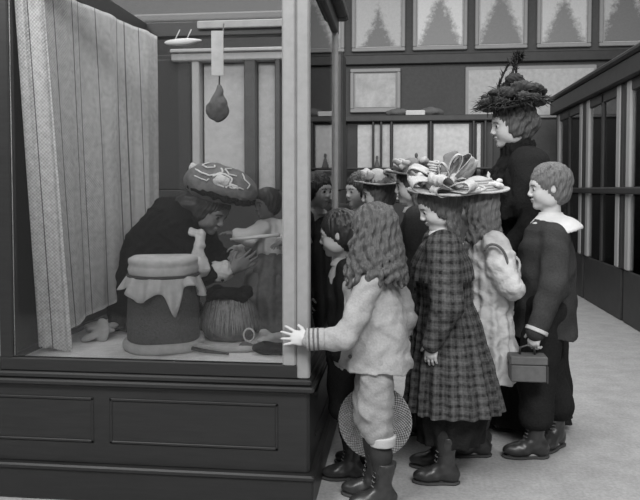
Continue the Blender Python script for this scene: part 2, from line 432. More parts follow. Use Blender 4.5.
picture(-.68, .0, 2.2, 2.79, 'land', 'small hazy grey landscape picture, lower row on the far wall', 'picture', None, .02)
t = thing('notice_board', (1.7, 9.6, 2.1), 'long pale blank board in a light frame behind the feathered hat', 'board')
MB().box(.86, 2.55, 9.56, 9.6, 2.1, 2.79, .01).build('frame', M['pale'], t)
MB().box(.90, 2.51, 9.55, 9.57, 2.14, 2.74, .0).build('panel', M['panelwhite'], t)

# far cabinet with pale backing panels, seen past the children's heads
t = thing('wall_cabinet', (.2, 8.2, 0), 'dark cabinet with tall pale back panels at the end of the hall', 'cabinet')
MB().box(-.62, 1.05, 8.08, 8.5, 0, 1.0, .01).box(-.62, 1.05, 8.12, 8.5, 1.0, 1.98, .01).box(-.66, 1.09, 8.04, 8.52, 1.93, 2.0, .01).build('carcass', M['cab'], t)
for x0, x1 in ((-.49, -.32), (-.297, -.229), (-.207, -.116), (-.083, .309), (.376, .774), (.861, .905)):
    MB().box(x0, x1, 8.10, 8.13, 1.04, 1.90, .004).build('panel', M['panelwhite'], t)
for x in (-.309, -.218, -.10, .342, .82, .95):
    MB().box(x-.011, x+.011, 8.05, 8.12, 1.0, 1.93, .003).build('upright', M['cab'], t)
MB().box(-.6, 1.03, 7.86, 8.08, 1.38, 1.40, .005).build('shelf', M['cab'], t)
def figurine(x, z, s, label):
    # small carved figures standing on the shelf
    m = MB(); m.lathe([(.001, 0), (.07*s, 0), (.065*s, .03*s), (.035*s, .14*s), (.02*s, .19*s), (.032*s, .22*s), (.024*s, .26*s), (.001, .28*s)], (x, 7.96, z), 16)
    tag(m.build('figurine', M['band'], None, True, origin=(x, 7.96, z)), label, 'figurine')

figurine(.18, 1.40, .6, 'dark cone-shaped figurine against the wide pale panel of the far cabinet')
figurine(-.26, 1.40, .5, 'small dark figurine before the narrow left panels of the far cabinet')
v = Vol(.012); v.ell((-.02, 8.25, 2.045), (.15, .1, .05), .03).ell((.36, 8.25, 2.05), (.14, .1, .055), .03).ell((.17, 8.27, 2.03), (.15, .08, .035), .03).folds(.008, 40)
o = v.build('stuffed_bird', M['band'], None, None, (.17, 8.25, 2.0)); tag(o, 'dark stuffed animal lying along the top of the far cabinet', 'ornament')
o = MB().box(.06, .28, 8.10, 8.13, 2.0, 2.06, .008).build('white_panel', M['panelwhite'], origin=(.17, 8.11, 2.0)); tag(o, 'small white card on top of the far cabinet', 'card')

# tall cabinet behind the glass case (seen through its panes)
t = thing('tall_cabinet', (-1.4, 6.1, 0), 'tall dark cabinet with pale back boards seen through the glass case', 'cabinet')
MB().box(-2.75, -.5, 6.0, 6.5, 0, 1.15, .01).box(-2.75, -.5, 6.12, 6.5, 1.15, 2.36, .01).build('carcass', M['cabl'], t)
MB().box(-2.30, -1.83, 6.02, 6.13, 1.15, 2.30, .01).build('door', M['cabl'], t)
MB().box(-1.812, -1.745, 5.98, 6.12, 1.15, 2.30, .008).build('upright', M['pale'], t)
for x0, x1, z1 in ((-1.73, -1.35, 2.26), (-1.24, -1.08, 2.26), (-.815, -.617, 1.73)):
    MB().box(x0, x1, 6.08, 6.13, 1.15, z1, .004).build('back_board', M['pale2'], t)
for x0, x1 in ((-1.345, -1.245), (-1.075, -1.03), (-.60, -.5)):
    MB().box(x0, x1, 5.98, 6.12, 1.15, 2.30, .006).build('upright', M['cab'], t)
MB().box(-1.99, -.55, 5.96, 6.12, 2.27, 2.34, .01).box(-1.99, -.55, 5.93, 6.12, 2.34, 2.37, .006).build('cornice', M['pale'], t)
MB().box(-.82, -.80, 6.02, 6.10, 1.15, 2.0, .003).build('upright', M['pale'], t)

# long run of glazed cabinets down the right
UN = [(3.75, 5.05), (5.05, 6.35), (6.35, 7.65), (7.65, 9.0)]
ulab = ['glazed cabinet unit of the right-hand run, nearest the camera',
        'glazed cabinet unit on the right with a pale slab inside, cut by the picture edge',
        'glazed cabinet unit on the right with a narrow pale roll inside',
        'farthest glazed cabinet unit of the right-hand run, beside the feathered hat']
for i, (y0, y1) in enumerate(UN):
    t = thing('display_cabinet', (2.2, (y0+y1)/2, 0), ulab[i], 'cabinet', 'glazed cabinets down the right side')
    MB().box(2.46, 2.5, y0+.004, y1-.004, 0, 2.08, 0).box(1.96, 2.46, y0+.004, y0+.03, 0, 2.08, 0).box(1.96, 2.46, y1-.03, y1-.004, 0, 2.08, 0).build('carcass', M['cabl'], t)
    MB().box(1.93, 2.46, y0+.03, y1-.03, 0, .46, .01).build('plinth', M['cab'], t)
    for s, yy in ((1, y0+.14), (-1, y1-.14)):
        MB().box(1.915, 1.955, yy-.055, yy+.055, .46, 2.08, .012).build('stile', M['pale'], t)
    for a in (y0+.004, y1-.084): MB().box(1.92, 1.955, a, a+.08, .46, 2.08, .01).build('side_post', M['cab'], t)
    ym = (y0+y1)/2
    MB().box(1.92, 1.955, ym-.03, ym+.03, .46, 2.08, .008).build('mullion', M['cab'], t)
    MB().box(1.92, 1.95, y0+.2, y1-.2, 1.98, 2.08, .008).build('top_rail', M['cab'], t)
    for a, b in ((y0+.2, ym-.031), (ym+.031, y1-.2)):
        MB().box(1.936, 1.941, a, b, .46, 1.1, 0).build('glass_pane', M['glass'], t)
        MB().box(1.936, 1.941, a, b, 1.18, 1.979, 0).build('glass_pane', M['glass'], t)
t = MB().box(1.87, 1.914, 3.75, 9.0, 1.115, 1.175, .012).build('cabinet_ledge', M['cab'], origin=(1.89, 6.4, 1.1)); tag(t, 'narrow dark ledge running along the middle of the right-hand cabinets', 'ledge')
t = thing('cornice', (2.2, 6.4, 2.08), 'deep dark cornice along the top of the right-hand cabinets', 'cornice')
MB().box(1.86, 2.52, 3.65, 9.08, 2.08, 2.24, .01).build('fascia', M['cab'], t)
MB().box(1.83, 2.55, 3.62, 9.11, 2.24, 2.30, .02).build('top_moulding', M['cab'], t)
for (yy, z0, z1, r, lab) in ((5.62, 1.175, 1.72, .07, 'pale upright slab standing in the near right-hand cabinet'), (6.72, 1.175, 1.74, .05, 'narrow pale roll standing in the right-hand cabinet')):
    o = MB().lathe([(.001, 0), (r, 0), (r, z1-z0-.02), (r*.8, z1-z0), (.001, z1-z0)], (2.05, yy, z0), 20, lambda i, q: (.006*sin(5*q), 0)).build('rolled_exhibit', M['pale'], None, True, origin=(2.05, yy, z0)); tag(o, lab, 'exhibit')

# ------------------------------------------------------------------ THE GLASS DISPLAY CASE
X0, X1, Y0, Y1 = -1.49, -.322, 2.45, 3.64
case = thing('display_case', ((X0+X1)/2, (Y0+Y1)/2, 0), 'large glazed wooden museum display case holding the kneeling figure', 'display case')
m = MB().box(-1.62, -.318, 2.445, 3.66, .13, .435, .01).box(-1.62, -.302, 2.425, 3.67, 0, .125, .008)
m.build('pedestal', M['woodh'], case)
MB().box(-1.63, -.296, 2.415, 3.68, .115, .137, .006).build('base_moulding', M['woodh'], case)
MB().box(-1.63, -.298, 2.42, 3.67, .43, .452, .006).box(-1.62, -.31, 2.435, 3.66, .452, .475, .006).build('top_moulding', M['woodh'], case)
for (a, b) in ((-1.06, -.43), (-1.60, -1.12)):
    m = MB(); z0, z1 = .215, .385
    for q in ((a, b, z0, z0+.012), (a, b, z1-.012, z1), (a, a+.012, z0, z1), (b-.012, b, z0, z1)): m.box(q[0], q[1], 2.441, 2.449, q[2], q[3], .003)
    m.build('panel_bead', M['woodh'], case)
m = MB().box(-.3195, -.312, 2.6, 3.5, .215, .227, .002).box(-.3195, -.312, 2.6, 3.5, .373, .385, .002); m.build('panel_bead', M['woodh'], case)
MB().box(X0+.02, -.34, 2.49, Y1-.04, .475, .503, .002).build('case_floor', M['bed'], case)
m = MB()
for q in ((X0, X1, Y0, Y0+.035), (X0, X1, Y1-.035, Y1), (X0, X0+.035, Y0+.035, Y1-.035), (X1-.035, X1, Y0+.035, Y1-.035)): m.box(*q, .475, .524, .004)
m.build('bottom_rail', M['woodh'], case)
MB().box(-.415, -.366, Y0-.004, Y0+.045, .52, 1.96, .006).box(-.364, -.318, Y0-.004, Y0+.045, .475, 1.96, .006).build('corner_post', M['post'], case)
MB().box(-.368, -.346, Y1-.045, Y1, .52, 1.96, .004).box(-.344, -.320, Y1-.05, Y1+.002, .52, 1.96, .004).build('corner_post', M['post'], case)
MB().box(X0, -1.438, Y0, Y0+.045, .52, 1.96, .005).build('corner_post', M['wood'], case)
MB().box(X0, -1.44, Y1-.045, Y1, .52, 1.96, .005).build('corner_post', M['wood'], case)
m = MB()
m.box(X0-.01, X1+.004, Y0-.01, Y0+.06, 1.95, 2.03, .006).box(X0-.01, X1+.004, Y1-.05, Y1+.01, 1.95, 2.03, .006)
m.box(X0-.01, X0+.16, Y0+.06, Y1-.05, 1.93, 2.03, .006).box(X1-.07, X1+.004, Y0+.06, Y1-.05, 1.95, 2.03, .006)
m.build('top_rail', M['wood'], case)
MB().box(X0-.06, X1+.05, Y0-.06, Y0+.03, 2.03, 2.08, .01).box(X0-.06, X1+.05, Y1-.03, Y1+.06, 2.03, 2.08, .01).box(X0-.06, X0+.05, Y0+.03, Y1-.03, 2.03, 2.08, .01).box(X1-.03, X1+.05, Y0+.03, Y1-.03, 2.03, 2.08, .01).build('cornice', M['wood'], case)
MB().box(X0+.03, X1-.03, Y0+.03, Y1-.03, 2.031, 2.045, 0).build('top_panel', M['frosted'], case)
MB().box(-1.05, X1-.075, Y1-.075, Y1-.055, 1.985, 2.025, .004).build('inner_batten', M['pale2'], case)
MB().box(-1.437, -.416, Y0+.012, Y0+.018, .524, 1.95, 0).build('glass_pane', M['glass'], case)
MB().box(-.340, -.335, Y0+.046, Y1-.051, .524, 1.95, 0).build('glass_pane', M['glass'], case)
MB().box(-1.439, -.37, Y1-.02, Y1-.015, .524, 1.95, 0).build('glass_pane', M['glass'], case)

MB().box(-1.487, -1.475, Y0+.046, Y1-.046, .524, 1.93, 0).build('side_panel', M['wood'], case)
# woven mats hanging at the left
def curtain(name, topl, botl, n, fold, k, mat, label, th=.008, frz=0):
    """topl/botl: (x, y, z) polylines; folds across; UV in metres"""
    def samp(pl, t):
        p = np.array(pl, float); L = np.r_[0, np.cumsum(np.linalg.norm(np.diff(p[:, :2], axis=0), axis=1))]
        return np.array([np.interp(t*L[-1], L, p[:, i]) for i in range(3)]), L[-1]
    nz = 60; V = []; uv = []
    for i in range(n+1):
        t = i/n; a, L = samp(topl, t); b, _ = samp(botl, t); a2, _ = samp(topl, min(1, t+.02)); a1, _ = samp(topl, max(0, t-.02))
        d = a2-a1; d[2] = 0; d /= np.linalg.norm(d); nn = np.array([d[1], -d[0], 0])
        for j in range(nz+1):
            s = j/nz; p = a*(1-s)+b*s
            am = fold*(.55+.45*s)
            off = am*(sin(k*t*2*pi+.8*sin(s*2.2))+.45*sin(k*2.3*t*2*pi+1.2+1.4*s)+.15*sin(k*5*t*2*pi+s*5))
            p = p+nn*off
            if j == nz and frz: p = p+np.array([0, 0, frz*(random.random()-.5)])
            V.append(p); uv.append((t*L*1.0, s*1.3))
    N = len(V)
    nor = []
    V2 = [p+np.array([-.004, .004, 0]) for p in V]
    F = []
    for i in range(n):
        for j in range(nz):
            q = i*(nz+1)+j; F.append((q, q+1, q+nz+2, q+nz+1)); F.append((q+N, q+N+nz+1, q+N+nz+2, q+N+1))
    for j in range(nz):
        q = j; F.append((q, q+N, q+N+1, q+1)); q = n*(nz+1)+j; F.append((q, q+1, q+N+1, q+N))
    for i in range(n):
        for q in (i*(nz+1), i*(nz+1)+nz): F.append((q, q+nz+1, q+nz+1+N, q+N))
    o = link(name, V+V2, F, mat, None, True, (V[0][0], V[0][1], V[nz][2]))
    me = o.data; ul = me.uv_layers.new(name='UVMap'); uu = uv+uv
    li = np.zeros(len(me.loops), np.int32); me.loops.foreach_get('vertex_index', li)
    ul.data.foreach_set('uv', np.array(uu)[li].ravel())
    tag(o, label, 'curtain'); return o
curtain('woven_mat', [(-1.435, 2.49, 1.945), (-1.345, 2.54, 1.945)], [(-1.425, 2.62, .53), (-1.275, 2.60, .515)], 60, .009, 1.6,
        mat_mat('coarse_woven_mat', .68, [(.043, .002)]), 'coarse pale woven mat bunched at the front left corner of the case', frz=.012)
curtain('striped_curtain', [(-1.385, 2.552, 1.945), (-1.31, 2.80, 1.925), (-1.27, 3.1, 1.925), (-1.22, 3.45, 1.925)], [(-1.335, 2.632, .58), (-1.275, 2.95, .64), (-1.25, 3.1, .68), (-1.21, 3.45, .74)], 200, .014, 2.6,
        mat_mat('striped_woven_cloth', .52, [(.085, .0025), (.20, .003), (.24, .002), (.35, .003), (.53, .005), (.60, .005), (.72, .003)]), 'striped grey woven curtain with dark vertical lines along the left side of the case')

# exhibits on the floor of the case
BZ = .504
pc = (-.962, 2.765, BZ)
t = thing('bark_bucket', pc, 'dark round bark tub with pale cloth tied over its lid', 'tub')
MB().lathe([(.001, .002), (.140, .002), (.146, .05), (.145, .15), (.139, .27), (.135, .30), (.001, .30)], pc, 64).build('bucket_body', M['bark'], t, True)
MB().lathe([(.141, .002), (.158, .002), (.163, .015), (.163, .03), (.157, .04), (.143, .04)], pc, 64, lambda i, q: (.002*sin(9*q), .002*sin(4*q))).build('base_hoop', M['hide'], t, True)
MB().lathe([(.001, .302), (.136, .302), (.139, .31), (.142, .325), (.138, .338), (.136, .343), (.140, .352), (.139, .366), (.12, .376), (.001, .379)], pc, 64, lambda i, q: (.0015*sin(7*q), .003*sin(2*q+1))).build('lid', M['hide'], t, True)
MB().lathe([(.139, .295), (.145, .296), (.147, .301), (.145, .306), (.139, .307)], pc, 64).build('tie_cord', M['stick'], t, True)
def wb(i, q):
    f = i/5
    return (f*(.012*sin(11*q)+.006*sin(23*q+1)), -f*(.020*sin(3*q+.5)+.014*sin(7*q+2)+(.085*math.exp(-((q-5.30)/.17)**2))))
MB().lathe([(.142, .304), (.146, .296), (.153, .28), (.158, .266), (.163, .252), (.168, .238), (.165, .237), (.150, .27), (.143, .296)], pc, 160, lambda i, q: wb(min(i, 5) if i < 7 else (3 if i == 7 else 0), q)).build('cloth_cover', M['hide'], t, True)

bc = (-.732, 2.945, BZ)
t = thing('fringed_basket', bc, 'low round basket covered in hanging pale grass fringe beside the tub', 'basket')
v = Vol(.006); v.ell((bc[0], bc[1], BZ+.09), (.125, .11, .115), .02).clip((0, 0, -1), -(BZ+.001)).folds(.003, 60); v.build('basket_body', M['hided'], t)
m = MB()
for i in range(620):
    a = rng.uniform(0, 2*pi); zz = rng.uniform(.12, .19); r = .12*sqrt(max(0, 1-((zz-.09)/.13)**2))+.004
    p = (bc[0]+r*cos(a)*1.03, bc[1]+r*sin(a)*.92, BZ+zz); L = rng.uniform(.08, .13)*(zz/.16)
    m.blade(p, (cos(a)*.35+rng.normal()*.05, sin(a)*.35+rng.normal()*.05, -1), (-cos(a), -sin(a), 0), L, .0045, .12)
m.build('grass_fringe', M['fringe'], t)
v = Vol(.006)
for i in range(10):
    a = i/10*2*pi; v.cone((bc[0]+.085*cos(a), bc[1]+.075*sin(a), BZ+.20+.012*sin(a*3)), (bc[0]+.085*cos(a+.63), bc[1]+.075*sin(a+.63), BZ+.20+.012*sin(a*3+1.9)), .02, .02, .01)
v.folds(.003, 90).build('fur_rim', M['fur'], t)

o = Vol(.004).ell((-.515, 2.69, BZ+.025), (.062, .03, .026), .01).ell((-.46, 2.70, BZ+.022), (.04, .024, .022), .015).folds(.002, 90).clip((0, 0, -1), -BZ).build('fur_mitten', M['fur'], None, None, (-.51, 2.69, BZ)); tag(o, 'small dark fur mitten lying at the front of the case by the post', 'mitten')
o = MB().tube([(-.85, 2.70, BZ+.018), (-.76, 2.665, BZ+.012), (-.66, 2.64, BZ+.010)], [.009, .008, .005], 10).build('wooden_stick', M['stick'], None, True, (-.76, 2.66, BZ)); tag(o, 'thin dark wooden stick lying on the pale case floor', 'stick')
o = MB().tube([(-.845, 2.735, BZ+.02), (-.72, 2.70, BZ+.014), (-.60, 2.72, BZ+.012), (-.56, 2.735, BZ+.011)], [.012, .014, .013, .004], 10).build('pale_paddle', M['hide'], None, True, (-.7, 2.7, BZ)); tag(o, 'pale tapered rod behind the dark stick on the case floor', 'rod')
def crumple(c, s, seed, mat, label, name='folded_hide'):
    r = np.random.RandomState(seed); v = Vol(.005)
    for i in range(7):
        q = frame((r.normal(), r.normal(), r.normal()*.3)); v.ell((c[0]+r.uniform(-1, 1)*s[0]*.5, c[1]+r.uniform(-1, 1)*s[1]*.5, c[2]+s[2]*r.uniform(.25, .65)), (s[0]*.55, s[1]*.35, s[2]*.25), .006, q)
    v.folds(.004, 70, seed).clip((0, 0, -1), -c[2]); tag(v.build(name, mat, None, None, c), label, 'hide')
crumple((-.52, 2.84, BZ), (.085, .06, .07), 3, M['hide'], 'crumpled pale hide heaped at the feet of the small seated figure')
crumple((-.60, 2.76, BZ), (.05, .035, .03), 5, M['hided'], 'small crumpled grey hide in front of the fringed basket')
crumple((-.415, 2.80, BZ), (.05, .06, .055), 8, M['hide'], 'pale hide folded against the right glass of the case')
crumple((-1.30, 2.90, BZ), (.10, .10, .07), 12, M['hide'], 'low pale hide heap under the striped curtain')
o = MB().tube([(-.62+.022*cos(a), 2.83+.004*sin(a), BZ+.045+.026*sin(a)) for a in np.linspace(0, 2*pi, 20)], .004, 6, False).build('bone_ring', M['bone'], None, True, (-.62, 2.83, BZ)); tag(o, 'small bone ring leaning by the fringed basket', 'ring')

# things hanging from the rear rail
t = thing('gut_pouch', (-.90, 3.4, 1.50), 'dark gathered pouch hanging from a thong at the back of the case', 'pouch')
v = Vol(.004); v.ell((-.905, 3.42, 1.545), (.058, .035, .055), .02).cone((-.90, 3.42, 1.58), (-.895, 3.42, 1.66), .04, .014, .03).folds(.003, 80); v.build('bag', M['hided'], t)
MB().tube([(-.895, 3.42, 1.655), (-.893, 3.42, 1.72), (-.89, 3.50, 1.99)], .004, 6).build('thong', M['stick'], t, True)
o = MB().box(-.925, -.865, 3.385, 3.392, 1.71, 1.93, .002).build('white_panel', M['panelwhite'], origin=(-.895, 3.39, 1.93)); o.rotation_euler = (0, 0, .15); tag(o, 'tall white rectangle hung in front of the gathered pouch', 'card')  # plain upright white rectangle before the pouch
v = Vol(.004); v.ell((-1.10, 3.42, 1.885), (.075, .02, .017), .01).ell((-1.03, 3.42, 1.892), (.05, .014, .009), .02); bl = thing('lamp_reflection', (-1.1, 3.42, 1.885), 'pale solid shape for a lamp reflection, high at the back of the case', 'reflection'); v.build('reflection_shape', M['bone'], bl)  # pale solid added in place of a lamp's reflection in the glass
for wx in (-1.12, -1.06): MB().tube([(wx, 3.42, 1.897), (wx, 3.50, 1.965)], .003, 6).build('added_wire', M['metal'], bl, True)

# ------------------------------------------------------------------ PEOPLE
def head(v, c, R, hh, child=True, eyes_shut=False):
    """c: centre of the head, R: frame (forward, left, up), hh: chin to crown. Returns the material chooser's landmarks"""
    c = np.array(c, float); P = lambda x, y, z: c+R@(np.array([x, y, z])*hh)
    E = lambda p, r, k=.03, kind='add', Q=None: v.ell(P(*p), np.array(r)*hh, k*hh, R if Q is None else Q, kind)
    E((-.06, 0, .12), (.44, .345, .38)); E((.10, 0, -.12), (.27, .27, .34), .12)
    E((.20, 0, -.36), (.14, .15, .11), .10); E((.285, 0, -.42), (.065, .08, .06), .07)
    for s in (1, -1): E((.21, s*.14, -.17), (.14, .125, .15), .08); E((.02, s*.20, -.28), (.16, .08, .12), .1)
    E((.30, 0, .09), (.09, .23, .10), .1)
    for s in (1, -1): E((.405, s*.145, -.005), (.075, .085, .05), .05, 'sub')
    for s in (1, -1): E((.335, s*.14, -.01), (.05, .06, .045), .012)
    v.cone(P(.355, 0, .04), P(.435, 0, -.125), .028*hh, .042*hh, .06*hh)
    for s in (1, -1): E((.405, s*.045, -.155), (.045, .035, .032), .025)
    E((.375, 0, -.255), (.045, .085, .024), .025); E((.36, 0, -.30), (.045, .07, .026), .025)
    E((.425, 0, -.277), (.04, .075, .008), .012, 'sub')
    for s in (1, -1):
        E((-.05, s*.322, -.03), (.06, .026, .10), .015); E((-.03, s*.358, -.02), (.028, .022, .055), .01, 'sub')
    return dict(c=c, R=R, hh=hh)
def face_mats(H):
    def f(C):
        q = (C-H['c'])@H['R']/H['hh']; m = np.zeros(len(C), np.int32)
        for s in (1, -1):
            m[(((q[:, 0]-.37)/.06)**2+((q[:, 1]-s*.14)/.05)**2+((q[:, 2]+.01)/.035)**2) < 1] = 1
            m[(np.abs(q[:, 2]-.085+((q[:, 1]-s*.13)*1.2)**2*2) < .020) & (np.abs(q[:, 1]-s*.14) < .085) & (q[:, 0] > .2)] = 2
        m[(((q[:, 1])/.09)**2+((q[:, 2]+.277)/.045)**2 < 1) & (q[:, 0] > .33)] = 3
        return m
    return f
def hand(v, w, d, n, th, s=.72, curl=.5, spread=.12, k=.0025, thumb=.5):
    """w wrist, d finger direction, n the way the palm faces, th the thumb side; finger lengths differ, each bent in three joints"""
    w = np.array(w, float); d = np.array(d, float); d /= np.linalg.norm(d); n = np.array(n, float); n = n-d*(n@d); n /= np.linalg.norm(n)
    t = np.cross(d, n); t = t if t@np.array(th, float) > 0 else -t
    Rm = np.stack([d, t, n], 1)
    v.ell(w+d*.045*s, (.052*s, .040*s, .016*s), .01*s, Rm); v.cone(w-d*.02*s, w+d*.02*s, .021*s, .024*s, .015*s)
    for i, (o, L) in enumerate(((.030, .066), (.010, .076), (-.010, .070), (-.029, .055))):
        p = w+d*(.082-.006*abs(i-1.3))*s+t*o*s; dd = d+t*spread*(o/.03); dd /= np.linalg.norm(dd); a = 0; r = .0088*s
        v.cone(w+d*.04*s+t*o*.7*s, p, .010*s, r*1.08, .008*s)
        for j, fl in enumerate((.45, .32, .23)):
            a += curl*(.7, 1, .8)[j]; e = dd*cos(a)+n*sin(a); q = p+e*L*fl*s; v.cone(p, q, r*(1-.08*j), r*(.92-.08*j), k); p = q
    p = w+d*.02*s+t*.028*s; e = d*.62+t*.70+n*.25*thumb; e /= np.linalg.norm(e); q = p+e*.034*s
    v.cone(w+d*.012*s+t*.01*s, p, .016*s, .0125*s, .01*s); v.cone(p, q, .0125*s, .0100*s, k*2)
    e2 = e*.8+d*.5+n*.35*thumb; e2 /= np.linalg.norm(e2); v.cone(q, q+e2*.028*s, .0100*s, .0078*s, k)
def rotv(a): return np.array([cos(a), sin(a), 0.])
class Person:
    """body built in world coordinates from a skeleton: base point, height, the way it faces"""
    def __init__(s, name, base, h, ang, label, hh=None, look=None, pitch=0, lean=(0, 0), cat='person', group=None, vox=.0038, headoff=(0, 0, 0), floor=0., skin=None):
        s.b = np.array((base[0], base[1], floor)); s.h = h; s.a = ang; s.f = rotv(ang); s.l = rotv(ang+pi/2); s.hh = hh or h/6.2
        s.root = thing(name, tuple(s.b), label, cat, group); s.vox = vox; s.skin = skin or M['skin']
        ln = np.array([lean[0], lean[1], 0]); U = np.array([0, 0, 1.])
        s.pel = s.b+U*.50*h+ln*.3; s.waist = s.b+U*.60*h+ln*.5; s.chest = s.b+U*.73*h+ln*.8; s.neck = s.b+U*(h-s.hh*1.12)+ln
        s.hc = s.b+U*(h-s.hh*.5)+ln*1.15+s.f*.02*h+np.array(headoff)
        la = ang if look is None else look
        fw = rotv(la)*cos(pitch)+U*sin(pitch); s.R = frame(fw)
        sw = .112*h
        s.sh = {1: s.neck-U*.035*h+s.l*sw, -1: s.neck-U*.035*h-s.l*sw}
        s.el = {q: s.sh[q]-U*.175*h+s.l*q*.02*h-s.f*.01*h for q in (1, -1)}
        s.wr = {q: s.el[q]-U*.15*h+s.f*.03*h for q in (1, -1)}
        s.hip = {q: s.pel+s.l*q*.05*h for q in (1, -1)}
        s.an = {q: s.b+U*.045*h+s.l*q*.055*h for q in (1, -1)}
        s.fdir = {q: s.f+s.l*q*.15 for q in (1, -1)}
        s.kn = None; s.hands = {q: dict(d=(s.wr[q]-s.el[q]), n=-s.l*q, th=s.f) for q in (1, -1)}
    def body(s, arms=(1, -1), legs=True):
        h = s.h; v = Vol(s.vox)
        Rb = frame(s.f)
        v.ell(s.pel, (.062*h, .078*h, .07*h), .03, Rb).ell(s.waist, (.055*h, .068*h, .07*h), .04, Rb).ell(s.chest, (.062*h, .085*h, .10*h), .04, Rb)
        for q in (1, -1): v.cone(s.neck-np.array([0, 0, .02*h]), s.sh[q], .035*h, .034*h, .02)
        v.cone(s.neck-np.array([0, 0, .03*h]), s.hc-s.R[:, 2]*.2*s.hh-s.R[:, 0]*.08*s.hh, .036*h, .19*s.hh, .012)
        H = head(v, s.hc, s.R, s.hh)
        for q in (1, -1):
            if q in arms:
                v.cone(s.sh[q], s.el[q], .032*h, .025*h, .01); v.cone(s.el[q], s.wr[q], .025*h, .0165*h, .01)
                g = s.hands[q]; hd = np.array(g['d'], float)
                hand(v, s.wr[q], hd, g['n'], g['th'], g.get('s', h*.62), g.get('curl', .45), g.get('spread', .12))
            if legs:
                kn = s.kn[q] if s.kn else (s.hip[q]+s.an[q])/2+s.f*.015*h
                s.__dict__.setdefault('knee', {})[q] = kn
                v.cone(s.hip[q], kn, .052*h, .036*h, .02); v.cone(kn-np.array([0, 0, .0]), (kn*.6+s.an[q]*.4)-s.f*.008*h, .034*h, .032*h, .02); v.cone((kn*.6+s.an[q]*.4)-s.f*.008*h, s.an[q], .032*h, .017*h, .02)
                fd = np.array(s.fdir[q], float); fd[2] = 0; fd /= np.linalg.norm(fd)
                v.cone(s.an[q]-fd*.02*h-np.array([0, 0, .018*h]), s.an[q]+fd*.085*h-np.array([0, 0, .027*h]), .02*h, .015*h, .01)
        o = v.build('body', [s.skin, M['eye'], M['brow'], M['lip']], s.root, face_mats(H)); return o
    def shoe(s, q, fd=None, boot=.10, mat=None, size=1., lace=True, z=0., pitch=0):
        h = s.h; a = s.an[q]; f = np.array(s.fdir[q] if fd is None else fd, float); f[2] = 0; f /= np.linalg.norm(f); sd = np.array([-f[1], f[0], 0])
        up = np.array([0, 0, 1.]); g = np.array([a[0], a[1], s.b[2]+z]); k = .098*h*size
        R = frame(f)
        t = thing('boot', tuple(g), '', '', None); t.parent = s.root; t.location = g-wloc(s.root)
        del t['label']; del t['category']
        v = Vol(.0035)
        v.ell(g+f*k*.62+up*k*.27, (k*.56, k*.30, k*.25), .02, R).ell(g-f*k*.16+up*k*.33, (k*.32, k*.26, k*.34), .02, R)
        v.cone(g+up*k*.45, g+up*(k*.9), k*.30, .027*h, .02).cone(g+up*k*.9, g+up*(k*.9+boot*h*.6)-f*k*.06, .026*h, .038*h, .01)
        v.cone(g+f*k*.15+up*k*.55, g+f*k*.55+up*k*.32, k*.24, k*.22, .02).folds(.0012, 120)
        v.clip((0, 0, -1), -(g[2]+.008)); v.clip((0, 0, 1), g[2]+k*.9+boot*h*.6)
        v.build('upper', mat or M['leather'], t)
        w = Vol(.0035); w.ell(g+f*k*.62+up*.008, (k*.58, k*.32, .03), .015, R).ell(g-f*k*.16+up*.008, (k*.33, k*.27, .03), .02, R).cone(g-f*k*.15+up*.006, g+f*k*.6+up*.006, k*.24, k*.28, .01).clip((0, 0, -1), -(g[2]+.0005)).clip((0, 0, 1), g[2]+.010)
        w.build('sole', M['sole'], t)
        if lace:
            m = MB()
            for i in range(6):
                u = i/5; p = g+up*(k*.62+u*(k*.35+boot*h*.4))+f*(k*.40*(1-u)+k*.27*u)
                m.tube([p-sd*k*.16-f*k*.02, p+f*k*.04, p+sd*k*.16-f*k*.02], .0022, 5)
            m.build('laces', M['lace'], t, True)
        return t
    def stocking(s, q, top=None):
        v = Vol(.005); h = s.h; kn = s.knee[q]; a = s.an[q]; mid = (kn*.6+a*.4)-s.f*.008*h
        v.chain([kn+np.array([0, 0, .05*h]), kn, mid, a-np.array([0, 0, .0])], [.045*h, .038*h, .036*h, .020*h]); v.build('stocking', M['stock'], s.root)
    def sleeve(s, v, q, r=(.05, .045, .034), puff=0, end=.0, k=.02):
        h = s.h; v.cone(s.sh[q], s.el[q], r[0]*h, r[1]*h, k); w = s.wr[q]+(s.el[q]-s.wr[q])*end; v.cone(s.el[q], w, r[1]*h, r[2]*h, k)
        if puff: v.ell(s.sh[q]*.75+s.el[q]*.25, (puff*h, puff*h, puff*1.15*h), k)
        return v
    def cuff(s, q, r=.036, mat=None, L=.03, at=.0, name='cuff'):
        d = s.wr[q]-s.el[q]; d /= np.linalg.norm(d); p = s.wr[q]-d*at*s.h; v = Vol(.0035)
        v.cone(p-d*L*s.h, p, r*s.h, r*1.02*s.h, .002); v.clip(tuple(d), float(d@(p+d*.004))); v.clip(tuple(-d), float(-d@(p-d*(L*s.h)))); return v.build(name, mat or M['cuff'], s.root)
def hairvol(P, vol, back=0, fringe=.0, puff=1.0, k=.01, ears=False):
    """cap of hair over the skull, open at the face"""
    c, R, hh = P.hc, P.R, P.hh; Q = lambda x, y, z: c+R@(np.array([x, y, z])*hh)
    vol.ell(Q(-.08, 0, .15), np.array([.47, .385, .41])*hh*puff, k, R).ell(Q(-.20, 0, -.10), np.array([.32, .33, .32])*hh*puff, .02, R)
    vol.ell(Q(.38, 0, -.16-fringe), np.array([.30, .31, .36])*hh, .015, R, 'sub')
    for s_ in (1, -1):
        if ears: vol.ell(Q(-.045, s_*.40, -.05), np.array([.08, .10, .12])*hh, .006, R, 'sub')
        else: vol.ell(Q(-.02, s_*.30, -.06), np.array([.17, .09, .24])*hh, .01, R)
    return Q
